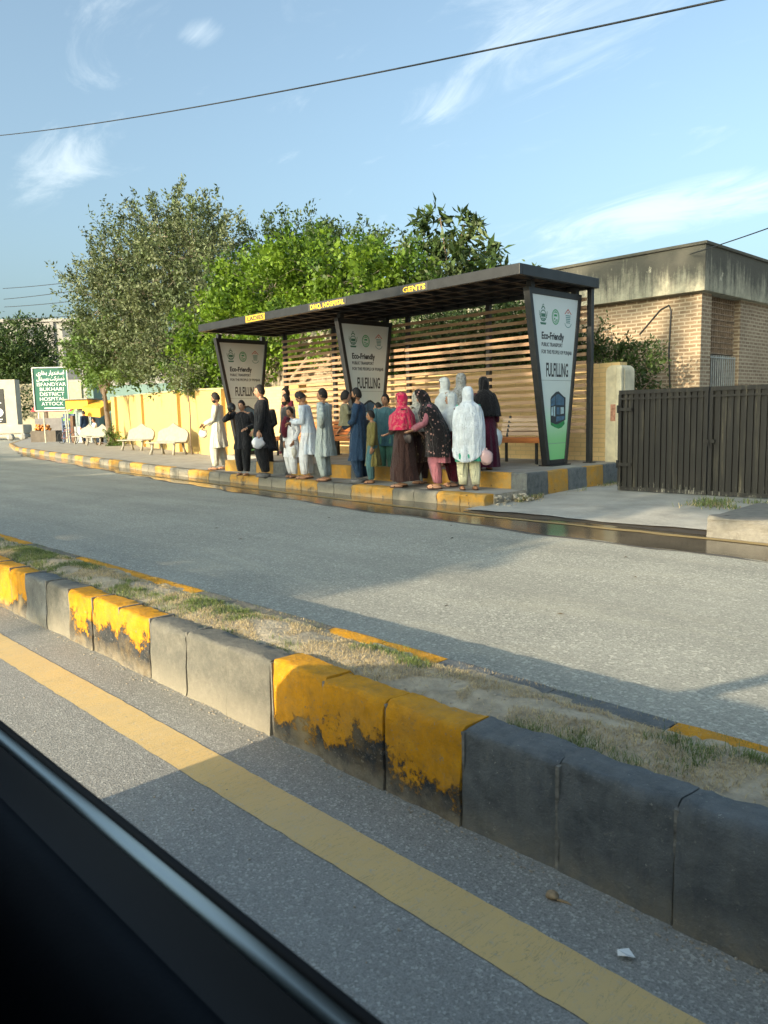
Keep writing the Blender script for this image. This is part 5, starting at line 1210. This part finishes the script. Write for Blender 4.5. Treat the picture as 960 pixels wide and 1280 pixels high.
def bag(pos,label,c=(.75,.75,.73),w_=.16,h=.26,seed=0,name='carrier_bag'):
    P=empty(name,(pos[0],pos[1],pos[2]-.02),seed*.7,label=label,cat='bag'); m=mat('plastic_bag_%d'%int(c[0]*100+c[1]*10+seed),c,.4,.08,12,.4,30)
    b=MB(); n=20; vs=[];fs=[]; prof=[(0,.01),(.35,.03),(.8,.9),(1,1),(.9,.72),(.6,.42),(.2,.12)]
    zs=[-h-.06,-h-.05,-h-.02,-h*.75,-h*.45,-h*.2,-.03]; rs=[.02,.55,.85,1,.95,.75,.35]
    for j,(zz,r_) in enumerate(zip(zs,rs)):
        for i in range(n): t=2*math.pi*i/n; f=1+.16*math.sin(3*t+seed+j*.9)+.10*math.sin(7*t+j*1.3+seed); sq=1/max(abs(math.cos(t)),abs(math.sin(t)))**.6; vs.append((w_*r_*f*sq*math.cos(t),w_*.45*r_*f*sq*math.sin(t),zz+.02*math.sin(2*t+seed+j)))
    for j in range(len(zs)-1):
        for i in range(n): fs.append((j*n+i,j*n+(i+1)%n,(j+1)*n+(i+1)%n,(j+1)*n+i))
    fs.append(tuple(range(n))); b.add(vs,fs); b.build('sack',m,P,smooth=True)
    for sg in (-1,1): b=MB(); b.tube([(sg*w_*.45,0,-h*.25),(sg*w_*.28,0,-.06),(sg*.01,0,.015)],[.018,.011,.006],6); b.build('handle',m,P,smooth=True)
    return P
def phone(pos,rz,label):
    b=MB(); b.box((-.005,-.036,-.07),(.005,.036,.07)); o=b.build('phone',M_black,None,bevel=.003,loc=pos); o.rotation_euler=(0,R(35),R(rz)); return tag(o,label,'phone')
C=cloth
off=C('offwhite_cotton',(.62,.60,.49)); blk=C('black_cotton',(.014,.015,.018)); blk2=C('charcoal_cotton',(.02,.021,.025)); wht=C('white_cotton',(.74,.76,.80)); blu=C('pale_blue_cotton',(.62,.69,.78)); gry=C('pale_grey_cotton',(.42,.48,.47)); nav=C('navy_cotton',(.022,.05,.10)); mar=C('maroon_cloth',(.10,.012,.025)); brn=C('grey_brown_cloth',(.12,.11,.10))
dbr=C('dark_brown_dress',(.060,.032,.028)); pnk=C('pink_red_scarf',(.62,.025,.10),'mottle',(.60,.16,.15),sc_=16); crm=C('cream_scarf',(.52,.50,.42),'mottle',(.30,.30,.25),sc_=22); pat=C('brown_patterned',(.09,.055,.035),'spots',(.30,.22,.12),sc_=24,thr=.42); flo=C('black_floral',(.012,.011,.013),'spots',(.34,.20,.18),sc_=17,thr=.30)
pkt=C('rose_trousers',(.32,.12,.15)); cha=C('white_chador',(.70,.76,.82)); crt=C('cream_trousers',(.60,.58,.40)); grn=C('green_dress',(.06,.38,.27)); abm=C('maroon_abaya',(.075,.010,.028)); hij=C('black_hijab',(.008,.008,.010)); teal=C('teal_shirt',(.07,.16,.18)); mint=C('mint_cloth',(.13,.32,.22)); khk=C('khaki_green_dress',(.17,.15,.05)); olv=C('olive_jacket',(.22,.21,.13)); gsc=C('grey_scarf',(.33,.35,.35),'mottle',(.20,.19,.17),sc_=30); wsc=C('white_scarf',(.62,.66,.66)); bgm=C('beige_dress',(.35,.27,.2)); dbl=C('dark_blue_cotton',(.02,.04,.09))
PG='people waiting at the bus shelter'
HD=226
# 1
_,hr1,hl1=person(-15.60,9.70,.18,222,1.79,'bearded man in off white tunic and trousers standing alone looking left near the white benches',hp=14,hy=0,wr=(.30,-.12,1.02),wl=(.28,.10,1.05),c=off,tc=off,beard=True,hem=.52,seed=1,er=(-.6,-.4,-1),el=(-.6,.4,-1),shoes='s')
phone(tuple((hr1+hl1)/2),222,'dark phone held by the man in off white')
bag(tuple(hr1+Vector((-.03,-.0,-.03))),'crumpled pale bag held by the bearded man in off white',(.62,.58,.50),.10,.14,1)
# 2
_,a,b_=person(-13.55,9.02,.18,300,1.55,'youth dressed in black holding a dark object up beside his face',hp=5,hy=-8,wr=(.20,-.22,1.46),wl=(.16,.16,1.10),er=(.2,-1,-.6),c=blk2,tc=blk,hem=.62,seed=2,skin=1)
b=MB(); b.ell((0,0,0),(.075,.095,.10),14,10); b.ell((.05,0,-.02),(.05,.045,.045),12,8); o=b.build('camera_bag',M_black,None,smooth=True,loc=tuple(a+Vector((0,0,.07)))); tag(o,'dark rounded object held up by the youth in black','bag')
# 3
_,a,b_=person(-12.80,8.98,.18,232,1.83,'tallest man, dressed all in black, holding a white plastic bag by his side',hy=14,wr=(.16,-.24,.92),wl=(.06,.27,.84),er=(-.8,-.4,-.6),c=blk,tc=blk,hem=.56,seed=3,girth=1.1,skin=1,shoes='shoe')
bag(tuple(b_),'crumpled white plastic bag in the hand of the tall man in black',(.72,.74,.78),.12,.17,2)
person(-13.75,9.75,.18,280,1.62,'person half hidden between the youth and the tall man in black',c=blk2,tc=blk2,seed=4,skin=1,hp=6,shawl=None,wr=(.18,-.05,1.34),wl=(.14,.12,1.0),er=(-.3,-.8,-.6))
b=MB(); b.ell((0,0,0),(.055,.075,.085),12,8); 
for k,v in enumerate(b.v): q=1+.35*noise.noise(Vector(v)*22); b.v[k]=(v[0]*q,v[1]*q,v[2]*q)
tag(b.build('cloth_bundle',wht,None,smooth=True,loc=(-13.67,9.50,1.50)),'small white cloth held under the chin of the half hidden person','cloth')
# 4
person(-14.05,10.55,.18,250,1.84,'man in maroon half hidden behind the bearded man in grey',c=mar,tc=mar,hem=.35,seed=5,skin=1,hy=20)
person(-12.95,9.72,.18,262,1.66,'bearded man in long grey brown tunic behind the girl in white',c=brn,tc=blk2,hem=.50,seed=6,beard=True,hy=-10,shoes='shoe')
# 5 girl
_,a,b_=person(-12.12,9.18,.18,275,1.38,'girl in white tunic and trousers with a dark maroon scarf over one shoulder',c=wht,tc=wht,hem=.52,seed=7,femme=True,hp=10,wr=(.14,-.12,.86),wl=(.12,.20,.92),er=(-.5,-.6,-.6))
b=MB(); b.tube([(-12.10,9.07,1.37),(-12.15,9.04,1.24),(-12.17,9.04,1.08),(-12.16,9.06,.97)],[.06,.075,.065,.04],12); 
for k,v in enumerate(b.v): q=.02*noise.noise(Vector(v)*14); b.v[k]=(v[0]+q,v[1]+q,v[2])
tag(b.build('scarf',mar,None,smooth=True),'dark maroon scarf hanging over the shoulder of the girl in white','scarf')
bag(tuple(b_+Vector((.0,.05,-.05))),'small pale bag hanging from the hand of the girl in white',(.62,.60,.52),.09,.14,3)
# 6 bowed
_,a,b_=person(-11.55,9.16,.18,216,1.68,'man in pale blue white tunic with his head bowed over a phone',lean=10,hp=38,wr=(.34,-.06,1.10),wl=(.32,.08,1.12),er=(-.6,-.3,-1),el=(-.6,.3,-1),c=blu,tc=wht,hem=.50,seed=8)
phone(tuple((a+b_)/2),216,'dark phone held by the man with bowed head')
# 7 hand on hip
person(-10.86,8.98,.18,205,1.68,'young man in pale grey green tunic with one hand on his hip, bare headed',hy=12,wr=(.16,-.20,.86),wl=(-.02,.16,1.03),el=(-.55,1,.1),er=(-.8,-.2,-.6),c=gry,tc=gry,hem=.48,seed=9)
# 8 navy
_,a,b_=person(-10.12,9.14,.18,216,1.66,'bearded man in navy blue tunic carrying a small child on his arm',hy=6,wr=(.26,-.06,1.06),wl=(.27,.12,1.02),er=(-.7,-.5,-.8),el=(-.7,.5,-.8),c=nav,tc=nav,hem=.42,seed=10,beard=True,girth=1.1,shoes='shoe')
th=R(216); fx_,fy_=math.cos(th),math.sin(th)
person(-10.12+.22*fx_+.05,9.14+.22*fy_-.06,.18+.62,60,1.0,'small child in olive jacket held up against the chest of the man in navy',c=olv,tc=bgm,seed=11,skin=1,legs=((.12,-.10,.40),(.10,.12,.36)),hem=.8,wr=(.24,-.20,1.25),wl=(.24,.22,1.30),ph=.80,girth=1.25,group=PG,hs=1.55)
# 9
person(-10.15,9.85,.18,300,1.56,'boy in teal shirt looking out between the man in navy and the woman in pink',c=teal,tc=mint,hem=.7,seed=12,hy=-15,skin=0)
person(-9.78,9.15,.18,232,1.26,'child in khaki green dress and teal trousers beside the woman in the pink scarf',c=khk,tc=teal,hem=.42,seed=13,femme=True)
person(-10.85,10.35,.18,226,1.42,'person in mint green seen behind the man in navy',c=mint,tc=khk,hem=.45,seed=14,hair=True)
# 10 pink
person(-8.80,8.92,.18,222,1.52,'woman in bright pink red headscarf and long dark brown dress',shawl='open',shc=pnk,shem=1.08,c=dbr,hem=.13,wr=(.26,-.06,1.02),wl=(.26,.06,1.02),er=(-.2,-.2,-1),el=(-.2,.2,-1),tc=dbr,seed=15,femme=True,skin=1,girth=1.2,hy=10)
# 11 cream
_,a,b_=person(-9.02,9.48,.18,20,1.55,'woman in cream headscarf and brown patterned dress with her back turned',shawl='open',shc=crm,shem=1.0,c=pat,hem=.42,wr=(.12,-.22,1.0),wl=(.14,.22,.95),tc=dbr,seed=16,femme=True)
bag((-8.98,9.10,1.10),'white bag carried by the woman in the cream headscarf',(.72,.74,.76),.10,.14,4)
# 12 floral
_,a,b_=person(-8.13,9.02,.18,226,1.60,'woman stooping in a black floral shawl over rose trousers',lean=20,hp=14,shawl='veil',shc=flo,shem=.56,c=pkt,hem=.46,wr=(.44,-.10,1.02),wl=(.42,.08,1.03),er=(-.3,-.8,-.6),el=(-.3,.8,-.6),tc=pkt,seed=17,femme=True,skin=1,girth=1.0)
bag(tuple(a+Vector((-.02,0,0))),'small dark handbag held out by the woman in the black floral shawl',(.05,.04,.04),.07,.08,5,name='handbag')
# 13
person(-9.05,10.25,.42,226,1.55,'woman in plain white headscarf at the back, left of the grey scarf',shawl='open',shc=wsc,shem=1.0,c=bgm,tc=bgm,hem=.3,seed=18,femme=True,skin=1)
person(-8.66,10.22,.42,150,1.60,'woman in grey patterned headscarf at the back, seen from behind',shawl='open',shc=gsc,shem=.9,c=bgm,tc=bgm,hem=.3,seed=19,femme=True)
person(-8.18,9.42,.18,240,1.50,'woman in soft white headscarf directly behind the white shawl and floral shawl',shawl='open',shc=wsc,shem=1.05,c=mar,tc=mar,hem=.4,seed=20,femme=True,skin=1)
# 14 chador
_,a,b_=person(-7.60,9.12,.18,140,1.56,'woman wrapped in a long white shawl over green dress and cream trousers, seen from behind',shawl='open',shc=cha,shem=.68,point=.20,c=grn,hem=.50,tc=crt,wr=(.24,-.12,1.0),wl=(.24,.12,.97),er=(-.1,-.3,-1),el=(-.1,.3,-1),seed=21,femme=True,girth=1.04,shoes='s')
bag((-7.36,9.24,.83),'pale pink bag hanging beside the woman in the long white shawl',(.62,.42,.42),.11,.17,6)
# 15 abaya
_,a,b_=person(-7.95,9.95,.42,150,1.50,'woman in black headscarf and maroon gown at the right end of the queue',shawl='open',shc=hij,shem=1.02,c=abm,hem=.06,wr=(.06,-.27,.90),wl=(.06,.27,.84),tc=abm,seed=22,femme=True,girth=1.12,hp=8)
bag(tuple(a),'white plastic carrier bag in the hand of the woman in maroon gown',(.72,.78,.78),.15,.24,7)
# far ones
G2='people at the street stalls'
person(-43.6,18.35,.18,200,1.85,'person in dark blue tunic standing with back turned in front of the kiosk',c=dbl,tc=dbl,hem=.4,seed=23,group=G2,girth=1.1)
person(-42.75,18.55,.22,262,1.75,'dark haired person sitting behind the bench beside the kiosk',c=wht,tc=wht,ph=.56,legs=((.42,-.1,.08),(.42,.1,.08)),wr=(.3,-.12,1.0),wl=(.3,.12,1.0),seed=24,group=G2,skin=0)
person(-39.6,17.95,.22,262,1.75,'dark haired person in dark clothes sitting behind the bench left of the leaning tree',c=blk2,tc=blk2,ph=.56,legs=((.42,-.1,.08),(.42,.1,.08)),wr=(.3,-.12,1.0),wl=(.3,.12,1.0),seed=25,group=G2)
